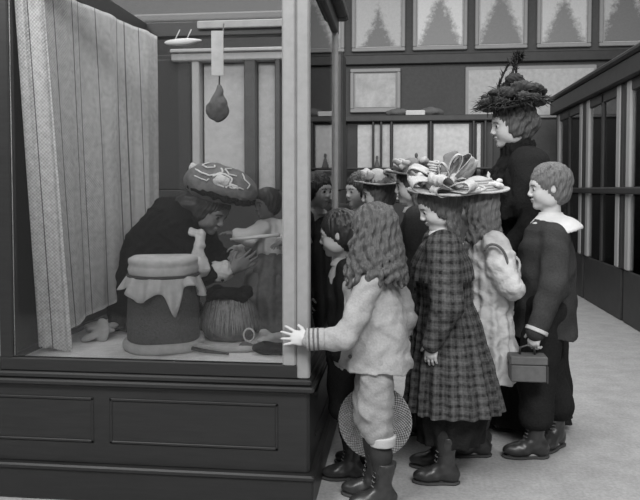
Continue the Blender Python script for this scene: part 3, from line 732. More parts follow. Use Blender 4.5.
def comb(vol, P, n, seed, r=.0055, front=.95, side=1.55, rear=2.1, puff=1.0, wig=.10, part=.25):
    """locks combed from a parting on the crown down over the skull"""
    g = np.random.RandomState(seed); c, R, hh = P.hc, P.R, P.hh; E = np.array([.475, .39, .415])*puff
    for i in range(n):
        a = g.uniform(-pi, pi); f = (1+cos(a))/2
        lim = (front*f**2+side*(1-f**2) if f > .5 else side*.75+rear*.25 if f > .35 else rear)*g.uniform(.8, 1.05)
        pts = []; ph = g.uniform(0, 6.3)
        for j in range(7):
            t = j/6; th = .06+t*lim; az = a+wig*sin(ph+3*t)+part*(1-t); lift = 1+.03*sin(pi*t)+g.normal()*.006
            pts.append(c+R@((np.array([-.08, 0, .15])+E*lift*np.array([sin(th)*cos(az), sin(th)*sin(az), cos(th)]))*hh))
        vol.chain(pts, [r*(1-.5*t/6) for t in range(7)], .003)
def strands(P, vol, amp, n=26):
    c, R = P.hc, P.R; amp = amp*1.5
    def f(X, Y, Z):
        x = X-c[0]; y = Y-c[1]; z = Z-c[2]
        b = x*R[0, 1]+y*R[1, 1]+z*R[2, 1]; a = x*R[0, 0]+y*R[1, 0]+z*R[2, 0]; d = x*R[0, 2]+y*R[1, 2]+z*R[2, 2]
        th = np.arctan2(b, -a+.02); return amp*np.sin(n*th+3*np.sin(d*30)+2*np.sin(th*3))+amp*.5*np.sin(d*160+6*th)
    return vol.disp(f)
def locks(vol, P, n, z0, z1, spread, seed, wig=.008, r=.010, az=(0, 2*pi), c2=None, rad=.36, k=.006):
    """hanging wavy locks from the crown side down to z1 (world)"""
    g = np.random.RandomState(seed); c = P.hc; R = P.R; hh = P.hh
    for i in range(n):
        a = g.uniform(*az); top = c+R@(np.array([-cos(a)*rad-.08, sin(a)*rad*.9, z0+g.normal()*.04])*hh)
        L = top[2]-z1-g.uniform(0, .18)*(top[2]-z1); out = R@np.array([-cos(a), sin(a), 0]); out[2] = 0
        pts = []; ph = g.uniform(0, 6.3); m = 9
        for j in range(m):
            t = j/(m-1); pts.append(top+out*spread*t*(1.3-t*.5)+np.array([wig*sin(ph+t*11)*t**.5, wig*cos(ph+t*11)*t**.5, -L*t]))
        vol.chain(pts, [r*(.9+.3*sin(j*2+ph))*(1 if j < m-1 else .4) for j in range(m)], k)
U3 = np.array([0, 0, 1.])
def collar_ring(P, r=(.062, .058), z=0, t=.02, mat=None, name='collar', tilt=0, big=1.0):
    v = Vol(.0035); R = frame(P.f*cos(tilt)+U3*sin(tilt)); c = P.neck+U3*z
    v.cone(c-U3*t, c+U3*t, r[0]*P.h*big, r[1]*P.h, .004); v.clip((0, 0, 1), c[2]+t); v.clip((0, 0, -1), -(c[2]-t)); return v.build(name, mat or M['white'], P.root)
def sailor(P, rx, ry, dz, drop, mat, name='sailor_collar', back=.06, t=.006):
    """broad flat collar draped over the shoulders"""
    c = P.neck+U3*dz-P.f*back*P.h; R = frame(P.f)
    v = Vol(.0035); v.disc(c, R, (rx*P.h, ry*P.h), t, None, .004, -drop*P.h); v.cone(P.neck-U3*.01*P.h, P.neck+U3*.018*P.h, .052*P.h, .045*P.h, .012)
    return v.build(name, mat, P.root)
def torso(P, rings, amp=0, n=0, top=0, ph=0, k=.02, v=None, h=.0045):
    """rings in local terms: (height fraction, forward offset, left offset, depth radius, width radius), all times body height"""
    v = v or Vol(h); rr = []
    for z, fo, lo, rx, ry in rings:
        p = P.b+P.f*fo*P.h+P.l*lo*P.h; rr.append((P.b[2]+z*P.h, p[0], p[1], rx*P.h, ry*P.h))
    return v.loft(rr, P.a, (n, amp*P.h, ph, top*P.h) if n else None, k)

# --- 1: small child with long curly hair, pale coat, hand on the case
A1 = radians(160)
c1 = Person('child', (-.085, 2.56), 1.095, A1, 'child with long curly hair in pale coat and breeches, hand on the case', hh=.185, look=radians(138), pitch=-.12, lean=(-.03, 0))
c1.hc = np.array([-.098, 2.555, .998]); c1.an[1] = np.array([-.055, 2.50, .05]); c1.an[-1] = np.array([-.09, 2.59, .05])
c1.hip = {1: np.array([-.08, 2.51, .53]), -1: np.array([-.09, 2.60, .53])}
c1.fdir = {1: (-1, -.15, 0), -1: (-1, .1, 0)}
c1.sh[1] = np.array([-.105, 2.475, .815]); c1.el[1] = np.array([-.185, 2.415, .635]); c1.wr[1] = np.array([-.318, 2.405, .628])
c1.hands[1] = dict(d=(-1, .10, .12), n=(0, 1, -.3), th=(0, 0, 1), curl=.14, spread=.35, s=.66)
c1.sh[-1] = np.array([-.03, 2.67, .815]); c1.el[-1] = np.array([.025, 2.69, .655]); c1.wr[-1] = np.array([-.03, 2.705, .54])
c1.hands[-1] = dict(d=(-.45, .1, -.9), n=(-.8, -.2, .4), th=(0, -1, 0), curl=.75, s=.66)
c1.body()
for q in (1, -1): c1.stocking(q); c1.shoe(q, boot=.11)
v = Vol(.004)
torso(c1, [(.455, .0, 0, .122, .112), (.55, .0, 0, .112, .10), (.66, .005, 0, .10, .10), (.74, .02, 0, .088, .10), (.79, .025, 0, .06, .07), (.81, .025, 0, .04, .045)], v=v, k=.012)
for q in (1, -1): c1.sleeve(v, q, (.046, .038, .031), end=.13, k=.010)
v.folds(.0045, 45).folds(.002, 95, 2); v.build('coat', M['light'], c1.root)
for q in (1, -1):
    d = c1.wr[q]-c1.el[q]; d /= np.linalg.norm(d)
    c1.cuff(q, .035, M['light'], .055, .0)
    for i in range(3): c1.cuff(q, .0365, M['band'], .004, .006+.014*i, 'braid')
sailor(c1, .085, .10, -.010, .05, M['light2'], 'cape_collar', .01)
m = MB(); p = np.array([-.175, 2.478, .555]); m.lathe([(.001, -.002), (.007, -.002), (.007, .002), (.001, .002)], (0, 0, 0), 12); m.v = [(p[0]+a, p[1]+c, p[2]+b) for a, b, c in m.v]; m.build('button', M['eye'], c1.root)
v = Vol(.004)
for q in (1, -1):
    kn = c1.knee[q]; v.chain([c1.hip[q]+U3*.03, kn+U3*.06, np.array([kn[0], kn[1], .295]), np.array([c1.an[q][0]-.005, c1.an[q][1], .25])], [.066, .064, .058, .046], .01)
v.folds(.004, 48, 1.).folds(.002, 90).clip((0, 0, -1), -.238); v.build('breeches', M['light2'], c1.root)
for q in (1, -1):
    z = .245; vv = Vol(.004); p = np.array([c1.an[q][0]-.005, c1.an[q][1], z]); vv.cone(p-U3*.012, p+U3*.016, .047, .050, .003).clip((0, 0, -1), -.232).clip((0, 0, 1), .268); vv.build('knee_band', M['cuff'], c1.root)
v = Vol(.004); hairvol(c1, v, puff=1.05)
g = Vol(.004)
locks(v, c1, 120, .12, .80, .055, 3, .011, .0085, (-2.1, 2.1), rad=.36, k=.004)
locks(v, c1, 90, .35, .82, .055, 9, .010, .0075, (-1.8, 1.8), rad=.36, k=.004)
strands(c1, v, .0022, 22); v.build('hair', M['hairm'], c1.root)
# straw hat held low behind the legs
hc = np.array([-.092, 2.672, .262]); Rh = frame((1, 0, .05), (.10, -1, .06))
t = thing('straw_hat', tuple(hc), 'round coarse straw hat held low behind the pale breeches', 'hat')
v = Vol(.004).disc(hc, Rh, .142, .004, (3, .006, 1.), .004, .012); v.build('brim', M['straw'], t)
v = Vol(.004).ell(hc-Rh[:, 2]*.02, (.078, .078, .055), .01, Rh); v.clip(tuple(Rh[:, 2]), float(Rh[:, 2]@(hc-Rh[:, 2]*.003))); v.build('crown', M['straw'], t)

# --- 2: dark-haired boy at the glass
c2 = Person('child', (-.195, 2.80), 1.055, radians(158), 'dark-haired boy in a dark jacket with white collar, close to the glass', hh=.172, look=radians(172), pitch=-.12, lean=(-.03, 0), headoff=(-.015, 0, 0))
c2.hc = np.array([-.243, 2.78, .972]); c2.neck = np.array([-.215, 2.80, .872])
c2.an[1] = np.array([-.185, 2.745, .05]); c2.an[-1] = np.array([-.15, 2.89, .05]); c2.fdir = {1: (-1, -.1, 0), -1: (-1, .2, 0)}
c2.sh = {1: np.array([-.20, 2.715, .835]), -1: np.array([-.205, 2.885, .835])}
c2.el = {1: np.array([-.19, 2.685, .66]), -1: np.array([-.18, 2.92, .66])}; c2.wr = {1: np.array([-.235, 2.69, .52]), -1: np.array([-.22, 2.92, .53])}
c2.hands = {1: dict(d=(-.1, .1, -1), n=(.6, .9, 0), th=(-1, 0, 0), curl=.35, s=.62), -1: dict(d=(-.1, 0, -1), n=(.6, -.9, 0), th=(-1, 0, 0), curl=.35, s=.62)}
c2.body()
for q in (1, -1): c2.stocking(q); c2.shoe(q, boot=.08)
v = Vol(.0045); torso(c2, [(.44, 0, 0, .088, .10), (.55, 0, 0, .085, .10), (.68, .01, 0, .085, .10), (.76, .015, 0, .07, .09), (.80, .02, 0, .04, .05)], v=v)
for q in (1, -1): c2.sleeve(v, q, (.05, .044, .036), end=.0)
v.folds(.003, 40, 2).build('jacket', M['dark'], c2.root)
v = Vol(.005)
for q in (1, -1): v.chain([c2.hip[q]+U3*.02, c2.knee[q]], [.068, .062], .01)
v.folds(.004, 40).clip((0, 0, -1), -.24).build('breeches', M['dark'], c2.root)
v = Vol(.003); cc = np.array([-.212, 2.80, .868]); v.cone(cc-U3*.016, cc+U3*.018, .066, .046, .004).clip((0, 0, 1), cc[2]+.018).clip((0, 0, -1), -(cc[2]-.022)); v.build('collar', M['white'], c2.root)
v = Vol(.0035); hairvol(c2, v, puff=1.02, ears=True); comb(v, c2, 80, 2); strands(c2, v, .001, 30); v.build('hair', M['haird'], c2.root)

# --- 3: girl in plaid
c3 = Person('girl', (.175, 2.80), 1.14, radians(168), 'girl in a long dark plaid dress under a broad hat with pale bows', hh=.175, look=radians(188), pitch=-.38, lean=(-.03, 0), vox=.0035)
c3.hc = np.array([.148, 2.79, 1.085]); c3.neck = np.array([.168, 2.80, .985])
c3.an[1] = np.array([.185, 2.745, .05]); c3.an[-1] = np.array([.175, 2.90, .05]); c3.fdir = {1: (-1, -.05, 0), -1: (-1, 0, 0)}
c3.sh = {1: np.array([.165, 2.69, .93]), -1: np.array([.16, 2.91, .93])}
c3.el = {1: np.array([.175, 2.63, .72]), -1: np.array([.12, 2.96, .74])}; c3.wr = {1: np.array([.125, 2.645, .575]), -1: np.array([.05, 2.93, .62])}
c3.hands = {1: dict(d=(-.15, .05, -1), n=(.5, .9, 0), th=(-1, -.2, 0), curl=.4, s=.66), -1: dict(d=(-.3, 0, -1), n=(.5, -.9, 0), th=(-1, 0, 0), curl=.4, s=.66)}
c3.body()
for q in (1, -1): c3.stocking(q); c3.shoe(q, boot=.13)
def skirt(P, rings, mat, n, amp, name='dress', ph=0, h=.0045, top=0, folds=.003, extra=None):
    v = Vol(h); v.loft(rings, 0, (n, amp, ph, top), .015)
    if extra: extra(v)
    v.folds(folds, 30, ph).folds(folds*.5, 85, ph+1); return v.build(name, mat, P.root)
def ex(v):
    c3.sleeve(v, 1, (.062, .052, .034), puff=.0, end=.0); c3.sleeve(v, -1, (.062, .052, .034), end=.0)
    v.loft([(.80, .165, 2.80, .125, .175), (.86, .165, 2.80, .118, .165), (.93, .165, 2.80, .085, .12), (.965, .167, 2.80, .05, .06)], 0, (14, .004, 1, 0), .006)
skirt(c3, [(.285, .215, 2.80, .195, .18), (.45, .205, 2.80, .165, .16), (.62, .19, 2.80, .13, .13), (.70, .18, 2.80, .108, .115), (.80, .172, 2.80, .108, .12), (.89, .165, 2.80, .09, .11), (.95, .167, 2.80, .055, .07)], M['plaid'], 17, .009, ph=1.2, top=0, extra=ex, folds=.0025)
v = Vol(.006); v.loft([(.14, .205, 2.83, .125, .11), (.33, .21, 2.81, .155, .15)], 0, (13, .008, 0, 0)).folds(.004, 30).build('petticoat', M['black'], c3.root)
collar_ring(c3, (.050, .044), -.005, .010, M['white'], 'collar')
v = Vol(.0035); hairvol(c3, v, puff=1.03); locks(v, c3, 40, .0, .90, .02, 4, .007, .009, (-1.2, 1.2), rad=.34); comb(v, c3, 60, 3); strands(c3, v, .0015, 26); v.build('hair', M['hairm'], c3.root)
# her hat
def ribbon_loop(m, p, d, n, L, H, W, ph=0., T=.003, N=26):
    p = np.array(p, float); R = frame(d, n); d_, s_, n_ = R[:, 0], R[:, 1], R[:, 2]; V = []; K = 7
    for side in (0, 1):
        for i in range(N):
            t = 2*pi*i/(N-1); al = L*(1-cos(t))/2; of = H*sin(t)*(.35+.65*sin(t/2)**2); ww = W*(.35+.65*sin(t/2)**.8)
            for j in range(K):
                q = j/(K-1)-.5; cr = .10*W*sin(q*15+ph+t*2)*sin(t/2)
                V.append(p+d_*(al+cr*.8)+n_*(of+cr+(T if side else 0)*(1 if t < pi else -1))+s_*q*ww)
    F = []; B = N*K
    for i in range(N-1):
        for j in range(K-1):
            a = i*K+j; F.append((a, a+1, a+K+1, a+K)); F.append((a+B, a+K+B, a+K+1+B, a+1+B))
        for j in (0, K-1):
            a = i*K+j; F.append((a, a+K, a+K+B, a+B))
    m.add(V, F)
def hat(P, c, R, r, crown, bmat, wave=(3, .004, 0), curl=.008):
    t = thing('hat', tuple(c), '', '', None); t.parent = P.root; t.location = np.array(c)-wloc(P.root); del t['label']; del t['category']
    v = Vol(.0035).disc(c, R, r, .004, wave, .004, curl).ell(c+R[:, 2]*crown*.3, (min(r)*.5, min(r)*.5, crown), .008, R).clip(tuple(-R[:, 2]), float(-R[:, 2]@(np.array(c)-R[:, 2]*.02)))
    v.build('brim', bmat, t); return t
hc = np.array([.176, 2.79, 1.148]); Rh = frame((-1, -.02, -.02), (-.02, -.17, 1))
ht = hat(c3, hc, Rh, (.150, .135), .055, M['straw2'], (2, .004, .5), .006)
g = lambda x, y, z: hc+Rh@np.array([x, y, z])
def petal(v, p, d, n, L, W, T, k=.003):
    R = frame(d, n); v.ell(np.array(p)+R[:, 0]*L*.5, (L*.5, W*.5, T), k, R)
m = MB()
for (p, d, n, L, H, W, ph) in (((0, -.03, .02), (.70, -.1, .75), (.6, -.6, -.5), .15, .030, .075, 0), ((-.01, -.03, .02), (.30, -.2, 1), (1, 0, -.2), .13, .022, .05, 1), ((0, 0, .03), (-.85, .1, .30), (.1, -.4, 1), .15, .030, .075, 2),
        ((-.01, -.05, .02), (-1, -.25, .10), (0, -.4, 1), .155, .026, .070, 3), ((-.02, -.06, .02), (-.5, -.6, .25), (0, -.2, 1), .11, .024, .07, 4), ((-.01, -.07, .02), (.6, -.5, .05), (0, -.3, 1), .11, .022, .06, 5),
        ((-.02, -.04, .02), (-.45, -.1, .9), (1, 0, .4), .10, .022, .045, 6), ((.03, -.02, .02), (1, -.1, .25), (0, -.3, 1), .11, .022, .055, 2.5), ((-.03, -.07, .01), (-.9, -.6, .0), (0, -.3, 1), .10, .020, .05, 1.5)):
    ribbon_loop(m, g(p[0], -p[1], p[2]), d, n, L, H, W, ph)
m.build('bow', M['ribbon'], ht, True)
v = Vol(.0032); v.ell(g(-.01, .05, .03), (.024, .02, .02), .01)
v.folds(.003, 90, 1).build('bow_knot', M['ribbon'], ht)
v = Vol(.0035); petal(v, g(-.01, -.05, .04), (.30, .2, 1), (.2, -1, .1), .12, .07, .014); petal(v, g(.03, -.02, .02), (.9, .3, .3), (.1, -.6, .8), .10, .05, .012)
v.folds(.004, 80, 2).build('dark_bow', M['ribbong'], ht)
v = Vol(.0032); r_ = np.random.RandomState(4)
for i in range(26):
    a = r_.uniform(0, 2*pi); p = g(.07*cos(a)+.03, .07*sin(a)+.01, .03+r_.uniform(0, .035)); v.ell(p, (.016, .016, .012), .002)
v.folds(.003, 160, 1).build('flowers', M['ribbon'], ht)
m = MB()
for i in range(9):
    p = g(.045+.004*sin(i*2), .02, .035+i*.010); m.tube([p+Rh@np.array([.018*cos(a), .014*sin(a), .003*sin(a*2)]) for a in np.linspace(0, 2*pi, 12)], .0045, 6, False)
m.build('ribbon_loops', M['ribbon'], ht, True)
m = MB()
for rr in (.055, .085): m.tube([g(-.085+rr*.75*cos(a), .035+rr*.9*sin(a), .012) for a in np.linspace(0, 2*pi, 28)], .006, 6, False)
m.build('braid_rings', M['ribbon'], ht, True)

# --- 4: girl in the white dress behind
c4 = Person('girl', (.375, 3.08), 1.17, radians(165), 'girl in a white puffed-sleeve dress with long hair, between plaid dress and sailor-collar boy', hh=.178, look=radians(150), pitch=-.1, lean=(-.02, 0))
c4.sh = {1: c4.neck+np.array([.035, -.11, -.05]), -1: c4.neck+np.array([.0, .11, -.05])}
c4.el = {1: np.array([.465, 2.95, .82]), -1: np.array([.36, 3.2, .78])}; c4.wr = {1: np.array([.485, 2.93, .795]), -1: np.array([.25, 3.2, .72])}
c4.el[1] = np.array([.455, 2.93, .74]); c4.wr[1] = np.array([.478, 2.955, .80])
c4.wr[1] = np.array([.485, 2.99, .79]); c4.hands[1] = dict(d=(.25, .2, 1), n=(-1, 0, .2), th=(0, 1, 0), curl=.5, s=.62)
c4.hands[-1] = dict(d=(-1, 0, -.2), n=(0, 0, -1), th=(0, -1, 0), curl=.3, s=.62)
c4.an = {1: np.array([.345, 3.05, .05]), -1: np.array([.36, 3.17, .05])}; c4.fdir = {1: (-1, -.1, 0), -1: (-1, .1, 0)}
c4.body()
for q in (1, -1): c4.stocking(q); c4.shoe(q, boot=.09, lace=False)
def ex(v):
    v.ell(c4.sh[1]+np.array([.015, -.01, -.06]), (.062, .06, .085), .01); v.cone(c4.sh[1], c4.el[1]+np.array([-.01, 0, .02]), .055, .055, .01); v.cone(c4.el[1], c4.wr[1]-U3*.02, .045, .03, .01)
    v.cone(c4.sh[-1], c4.el[-1], .06, .05, .01); v.cone(c4.el[-1], c4.wr[-1], .05, .032, .01)
skirt(c4, [(.34, .375, 3.07, .125, .14), (.55, .375, 3.07, .115, .125), (.70, .375, 3.07, .10, .11), (.80, .37, 3.07, .10, .115), (.92, .365, 3.07, .08, .11), (.97, .36, 3.07, .045, .055)], M['white2'], 15, .010, ph=.4, extra=ex, folds=.008)
m = MB(); m.tube([c4.sh[1]+np.array([-.045+.075*(1-cos(a))*.6, -.065-.008*sin(a), -.02+.055*sin(a)-.06*(a/pi)]) for a in np.linspace(0, pi, 14)], .0055, 8); m.build('armband', M['band'], c4.root, True)
v = Vol(.0035); hairvol(c4, v, puff=1.05); locks(v, c4, 80, .10, .90, .030, 6, .008, .010, (-1.7, 1.7), rad=.35); strands(c4, v, .002, 24); v.build('hair', M['hairl'], c4.root)
hc = c4.hc+np.array([0.005, 0, .065]); Rh = frame((-1, .2, -.03), (-.02, -.10, 1))
ht = hat(c4, hc, Rh, (.135, .13), .05, M['straw2'], (2, .003, 0), .004)
g = lambda x, y, z: hc+Rh@np.array([x, y, z])
m = MB()
for i in range(5):
    rr = .088-.008*i; m.tube([g(rr*cos(a), rr*.95*sin(a), .008+.010*i) for a in np.linspace(0, 2*pi, 30)], .0058, 6, False)
m.build('straw_braid', M['straw2'], ht, True)
v = Vol(.0032)
for i in range(14): v.ell(g(r_.uniform(-.10, -.04), r_.uniform(-.07, .05), .012+r_.uniform(0, .03)), (.014, .014, .010), .002)
petal(v, g(-.05, -.04, .02), (-.2, -.2, 1), (-1, 0, 0), .06, .02, .006); v.folds(.003, 150).build('flowers', M['white'], ht)

# --- 5: boy with the white sailor collar
c5 = Person('boy', (.635, 3.13), 1.245, radians(172), 'fair boy in dark jacket with white sailor collar, at the right', hh=.185, look=radians(182), pitch=-.05, lean=(-.015, 0))
c5.hc = np.array([.635, 3.12, 1.158]); c5.neck = np.array([.65, 3.13, 1.045])
c5.an = {1: np.array([.585, 3.06, .05]), -1: np.array([.70, 3.20, .05])}; c5.fdir = {1: (-1, -.12, 0), -1: (-.55, -.65, 0)}
c5.sh = {1: np.array([.650, 3.03, .955]), -1: np.array([.65, 3.23, .955])}
c5.el = {1: np.array([.63, 2.95, .755]), -1: np.array([.63, 3.30, .755])}; c5.wr = {1: np.array([.557, 2.918, .578]), -1: np.array([.56, 3.28, .57])}
c5.hands = {1: dict(d=(-.25, .05, -1), n=(.7, .7, -.1), th=(-1, -.3, 0), curl=.85, s=.72), -1: dict(d=(-.1, 0, -1), n=(.6, -.9, 0), th=(-1, 0, 0), curl=.4, s=.72)}
c5.body()
for q in (1, -1): c5.stocking(q); c5.shoe(q, boot=.07)
v = Vol(.0045); torso(c5, [(.415, 0, 0, .108, .105), (.52, 0, 0, .102, .10), (.65, 0, 0, .100, .10), (.72, 0, 0, .094, .10), (.785, .0, 0, .07, .085), (.82, 0, 0, .04, .05)], v=v)
for q in (1, -1): c5.sleeve(v, q, (.046, .044, .034))
v.folds(.005, 40, 3).build('jacket', M['dark2'], c5.root)
for q in (1, -1): c5.cuff(q, .037, M['cuff'], .010, -.004)
v = Vol(.005)
for q in (1, -1):
    an = c5.an[q]; v.chain([c5.hip[q]+U3*.02, c5.knee[q], np.array([an[0]+.005, an[1], .18])], [.085, .08, .072], .01)
v.folds(.005, 34, 1).clip((0, 0, -1), -.125).build('trousers', M['black'], c5.root)
nk = c5.neck; Rc = frame((-1, -.05, -.22))
v = Vol(.003); v.disc(nk+np.array([.020, -.02, -.018]), Rc, (.098, .118), .006, None, .004, -.055); v.cone(nk-U3*.04, nk+U3*.0, .085, .05, .02); v.clip((0, 0, 1), nk[2]+.008)
v.build('sailor_collar', M['white'], c5.root)
v = Vol(.0035); hairvol(c5, v, puff=1.02, ears=True); comb(v, c5, 110, 5, .006, 1.0, wig=.25); strands(c5, v, .0012, 28); v.build('hair', M['hairl'], c5.root)
# the case he carries
bx = np.array([.525, 2.92, .372])
t = thing('carrying_case', tuple(bx), 'small boxy leather case in the right-hand boy\'s hand', 'case')
MB().box(.450, .592, 2.88, 2.96, .372, .440, .004).build('case_body', M['box'], t)
MB().box(.447, .595, 2.877, 2.963, .442, .477, .004).build('lid', M['box'], t)
MB().tube([(.49, 2.92, .478), (.492, 2.92, .505), (.52, 2.92, .515), (.548, 2.92, .505), (.55, 2.92, .478)], .005, 8).build('handle', M['leather'], t, True)
MB().box(.589, .597, 2.874, 2.966, .37, .44, .002).build('end_strap', M['leather'], t)

# --- 6: woman in the feathered hat
w6 = Person('woman', (.60, 3.52), 1.60, radians(185), 'woman in black wearing a large black feathered hat, standing behind the children', hh=.215, look=radians(186), pitch=-.10, lean=(-.02, 0))
w6.hc = np.array([.530, 3.47, 1.462]); w6.neck = np.array([.575, 3.49, 1.335])
w6.sh = {1: np.array([.59, 3.33, 1.26]), -1: np.array([.58, 3.66, 1.26])}
w6.el = {1: np.array([.62, 3.26, 1.0]), -1: np.array([.58, 3.74, 1.0])}; w6.wr = {1: np.array([.50, 3.30, .86]), -1: np.array([.42, 3.70, .86])}
w6.hands = {1: dict(d=(-1, .1, -.3), n=(0, 1, 0), th=(0, 0, 1), curl=.5, s=.95), -1: dict(d=(-1, 0, -.3), n=(0, -1, 0), th=(0, 0, 1), curl=.5, s=.95)}
w6.body()
for q in (1, -1): w6.shoe(q, boot=.05, lace=False, size=.9)
v = Vol(.006)
v.loft([(.035, .60, 3.52, .235, .24), (.45, .60, 3.51, .20, .205), (.80, .59, 3.50, .155, .165), (.98, .585, 3.49, .125, .14), (1.12, .58, 3.49, .14, .165), (1.25, .575, 3.49, .12, .17), (1.31, .572, 3.49, .075, .085), (1.40, .562, 3.485, .062, .062)], 0, (16, .014, 1, .0), .03)
w6.sleeve(v, 1, (.060, .05, .03)); w6.sleeve(v, -1, (.060, .05, .03)); v.folds(.005, 25, 1).build('dress', M['black'], w6.root)
v = Vol(.005); v.loft([(1.02, .585, 3.49, .195, .255), (1.15, .585, 3.49, .175, .235), (1.25, .58, 3.49, .13, .19), (1.31, .572, 3.49, .085, .10), (1.385, .562, 3.485, .075, .075)], 0, (19, .010, 0, .003), .02)
v.folds(.008, 60, 1.5).build('fur_cape', M['fur'], w6.root)
v = Vol(.004); hairvol(w6, v, puff=1.0); v.ell(w6.hc+np.array([.095, 0, .01]), (.045, .06, .05), .01); comb(v, w6, 120, 6, .0075, 1.0, 1.75, 2.2, wig=.3); strands(w6, v, .002, 20); v.build('hair', M['hairm'], w6.root)
hc = np.array([.535, 3.47, 1.545]); Rh = frame((-1, 0, -.10), (-.1, -.05, 1))
ht = hat(w6, hc, Rh, (.155, .15), .05, M['feather'], (3, .012, 1), .01)
v = Vol(.005); r_ = np.random.RandomState(8)
for i in range(50):
    a = r_.uniform(0, 2*pi); rr = r_.uniform(.02, .14); z = .03+r_.uniform(0, .10)*(1.15-rr/.17); v.ell(hc+Rh@np.array([rr*cos(a), rr*sin(a), z]), np.array([.038, .036, .026])*r_.uniform(.7, 1.2), .006)
v.disp(lambda X, Y, Z: .006*np.sin(X*150+3*np.sin(Z*60))*np.sin(Y*140)*np.sin(Z*160+2*np.sin(X*70))).build('plumage', M['feather'], ht)
m = MB()
for i in range(1100):
    a = r_.uniform(0, 2*pi); rr = r_.uniform(.03, .165); p = hc+Rh@np.array([rr*cos(a), rr*sin(a), .005+r_.uniform(0, .13)*(1.12-rr/.18)])
    d = np.array([-cos(a)+r_.normal()*.6, -sin(a)+r_.normal()*.6, r_.uniform(-.5, .8)]); m.blade(p, d, (r_.normal(), r_.normal(), -1), r_.uniform(.03, .055), .008, .35)
m.build('feather_tips', M['feather'], ht)
for (x0, dx, hgt, bend) in ((.03, -.03, .17, .12), (-.01, .055, .165, .10), (-.07, .12, .155, .05)):
    m = MB(); pts = []
    for j in range(12):
        tt = j/11; pts.append(hc+Rh@np.array([x0*-1-dx*tt-bend*sin(tt*2.6)*tt*.5, -.02+.01*sin(tt*4), .07+hgt*sin(tt*pi*.62)/sin(pi*.62)]))
    m.tube(pts, [.006*(1-.6*j/11) for j in range(12)], 6)
    for j in range(1, 12):
        for q in range(9):
            d = pts[j]-pts[j-1]; d /= np.linalg.norm(d); e = r_.normal(size=3)*.8; m.blade(pts[j]-d*r_.uniform(0, .012), d*.6+e, (0, 0, 1), r_.uniform(.022, .038), .009, .3, 2)
    m.build('plume', M['feather'], ht)

# --- 7: children farther round the case
def extra_child(base, h, ang, label, coat, hairm, hatspec=None, look=None, long=False):
    P = Person('child', base, h, radians(ang), label, hh=.178, look=radians(ang if look is None else look), pitch=-.08, vox=.0055)
    P.body()
    for q in (1, -1): P.shoe(q, boot=.06, lace=False)
    v = Vol(.007); torso(P, [(.28, 0, 0, .12, .13), (.45, 0, 0, .10, .115), (.62, 0, 0, .085, .10), (.74, 0, 0, .085, .10), (.80, 0, 0, .05, .065), (.825, 0, 0, .035, .04)], .008, 13, 0, 1, v=v)
    for q in (1, -1): P.sleeve(v, q, (.052, .046, .034))
    v.folds(.004, 35).build('coat', coat, P.root)
    collar_ring(P, (.055, .046), -.005, .014)
    v = Vol(.0045); hairvol(P, v, puff=1.03)
    if long: locks(v, P, 30, .1, P.neck[2]-.06, .025, int(base[0]*100) % 90+1, .007, .010, (-1.7, 1.7))
    comb(v, P, 50, 8); strands(P, v, .0015, 24); v.build('hair', hairm, P.root)
    if hatspec:
        c = P.hc+np.array([0, 0, .055]); R = frame(P.f, (0.02, -.06, 1)); ht = hat(P, c, R, (hatspec[0], hatspec[0]*.95), .06, hatspec[1], (2, .006, 1), .008)
        v = Vol(.004); g = np.random.RandomState(3)
        for i in range(16): a = g.uniform(0, 6.3); v.ell(c+np.array([.07*cos(a), .07*sin(a), .025+g.uniform(0, .04)]), (.022, .022, .015), .004)
        v.folds(.004, 110).build('trimming', hatspec[2], ht)
    return P
extra_child((-.47, 3.98), 1.255, 255, 'dark-haired child beyond the case corner, face seen through the side glass', M['dark'], M['haird'], None, 240)
extra_child((-.20, 3.85), 1.235, 200, 'child with a dark cap of hair peering past the rear post of the case', M['dark2'], M['haird'], None, 215)
extra_child((-.09, 3.55), 1.215, 185, 'fair child behind the dark-haired boy, looking towards the case', M['light2'], M['hairl'], (.12, M['straw2'], M['ribbon']), 190)
extra_child((.08, 3.36), 1.26, 180, 'child in a grey felt hat behind the curly-haired child', M['dark2'], M['hairm'], (.125, M['ribbong'], M['ribbon']), 185, True)

# ------------------------------------------------------------------ the kneeling mannequin and the small seated one
k1 = Person('mannequin', (-1.12, 3.1), 1.5, 0., 'dark-robed mannequin kneeling and bending forward under an embroidered cap inside the case', hh=.205, look=radians(-22), pitch=-.55, cat='mannequin', floor=BZ, skin=M['skind'])
k1.hc = np.array([-.845, 3.06, 1.065]); k1.neck = np.array([-.935, 3.08, 1.03])
v = Vol(.005)
P_ = np.array
v.chain([P_((-1.17, 3.1, .68)), P_((-1.11, 3.1, .84)), P_((-1.03, 3.09, .97)), P_((-.95, 3.08, 1.02))], [.12, .11, .11, .06], .03)
v.cone(P_((-.95, 3.08, 1.02)), k1.hc-k1.R[:, 2]*.04-k1.R[:, 0]*.02, .052, .045, .012)
H = head(v, k1.hc, k1.R, k1.hh)
sL, eL, wL = P_((-.99, 3.0, .99)), P_((-.90, 3.0, .765)), P_((-.735, 3.02, .80)); sR, eR, wR = P_((-.97, 3.21, .99)), P_((-.86, 3.27, .80)), P_((-.72, 3.24, .86))
for a, b, c in ((sL, eL, wL), (sR, eR, wR)): v.cone(a, b, .05, .038, .02); v.cone(b, c, .038, .026, .01)
hand(v, wL, (.9, .15, .5), (.0, 1, .3), (-.3, 0, 1), .85, .3, .15); hand(v, wR, (1, -.2, .1), (0, -1, .2), (0, 0, 1), .85, .4, .15)
for q in (1, -1): v.cone(P_((-1.17, 3.13+q*.07, .64)), P_((-.99, 3.15+q*.07, BZ+.07)), .08, .065, .02); v.cone(P_((-.99, 3.15+q*.07, BZ+.07)), P_((-1.25, 3.15+q*.07, BZ+.06)), .06, .045, .02)
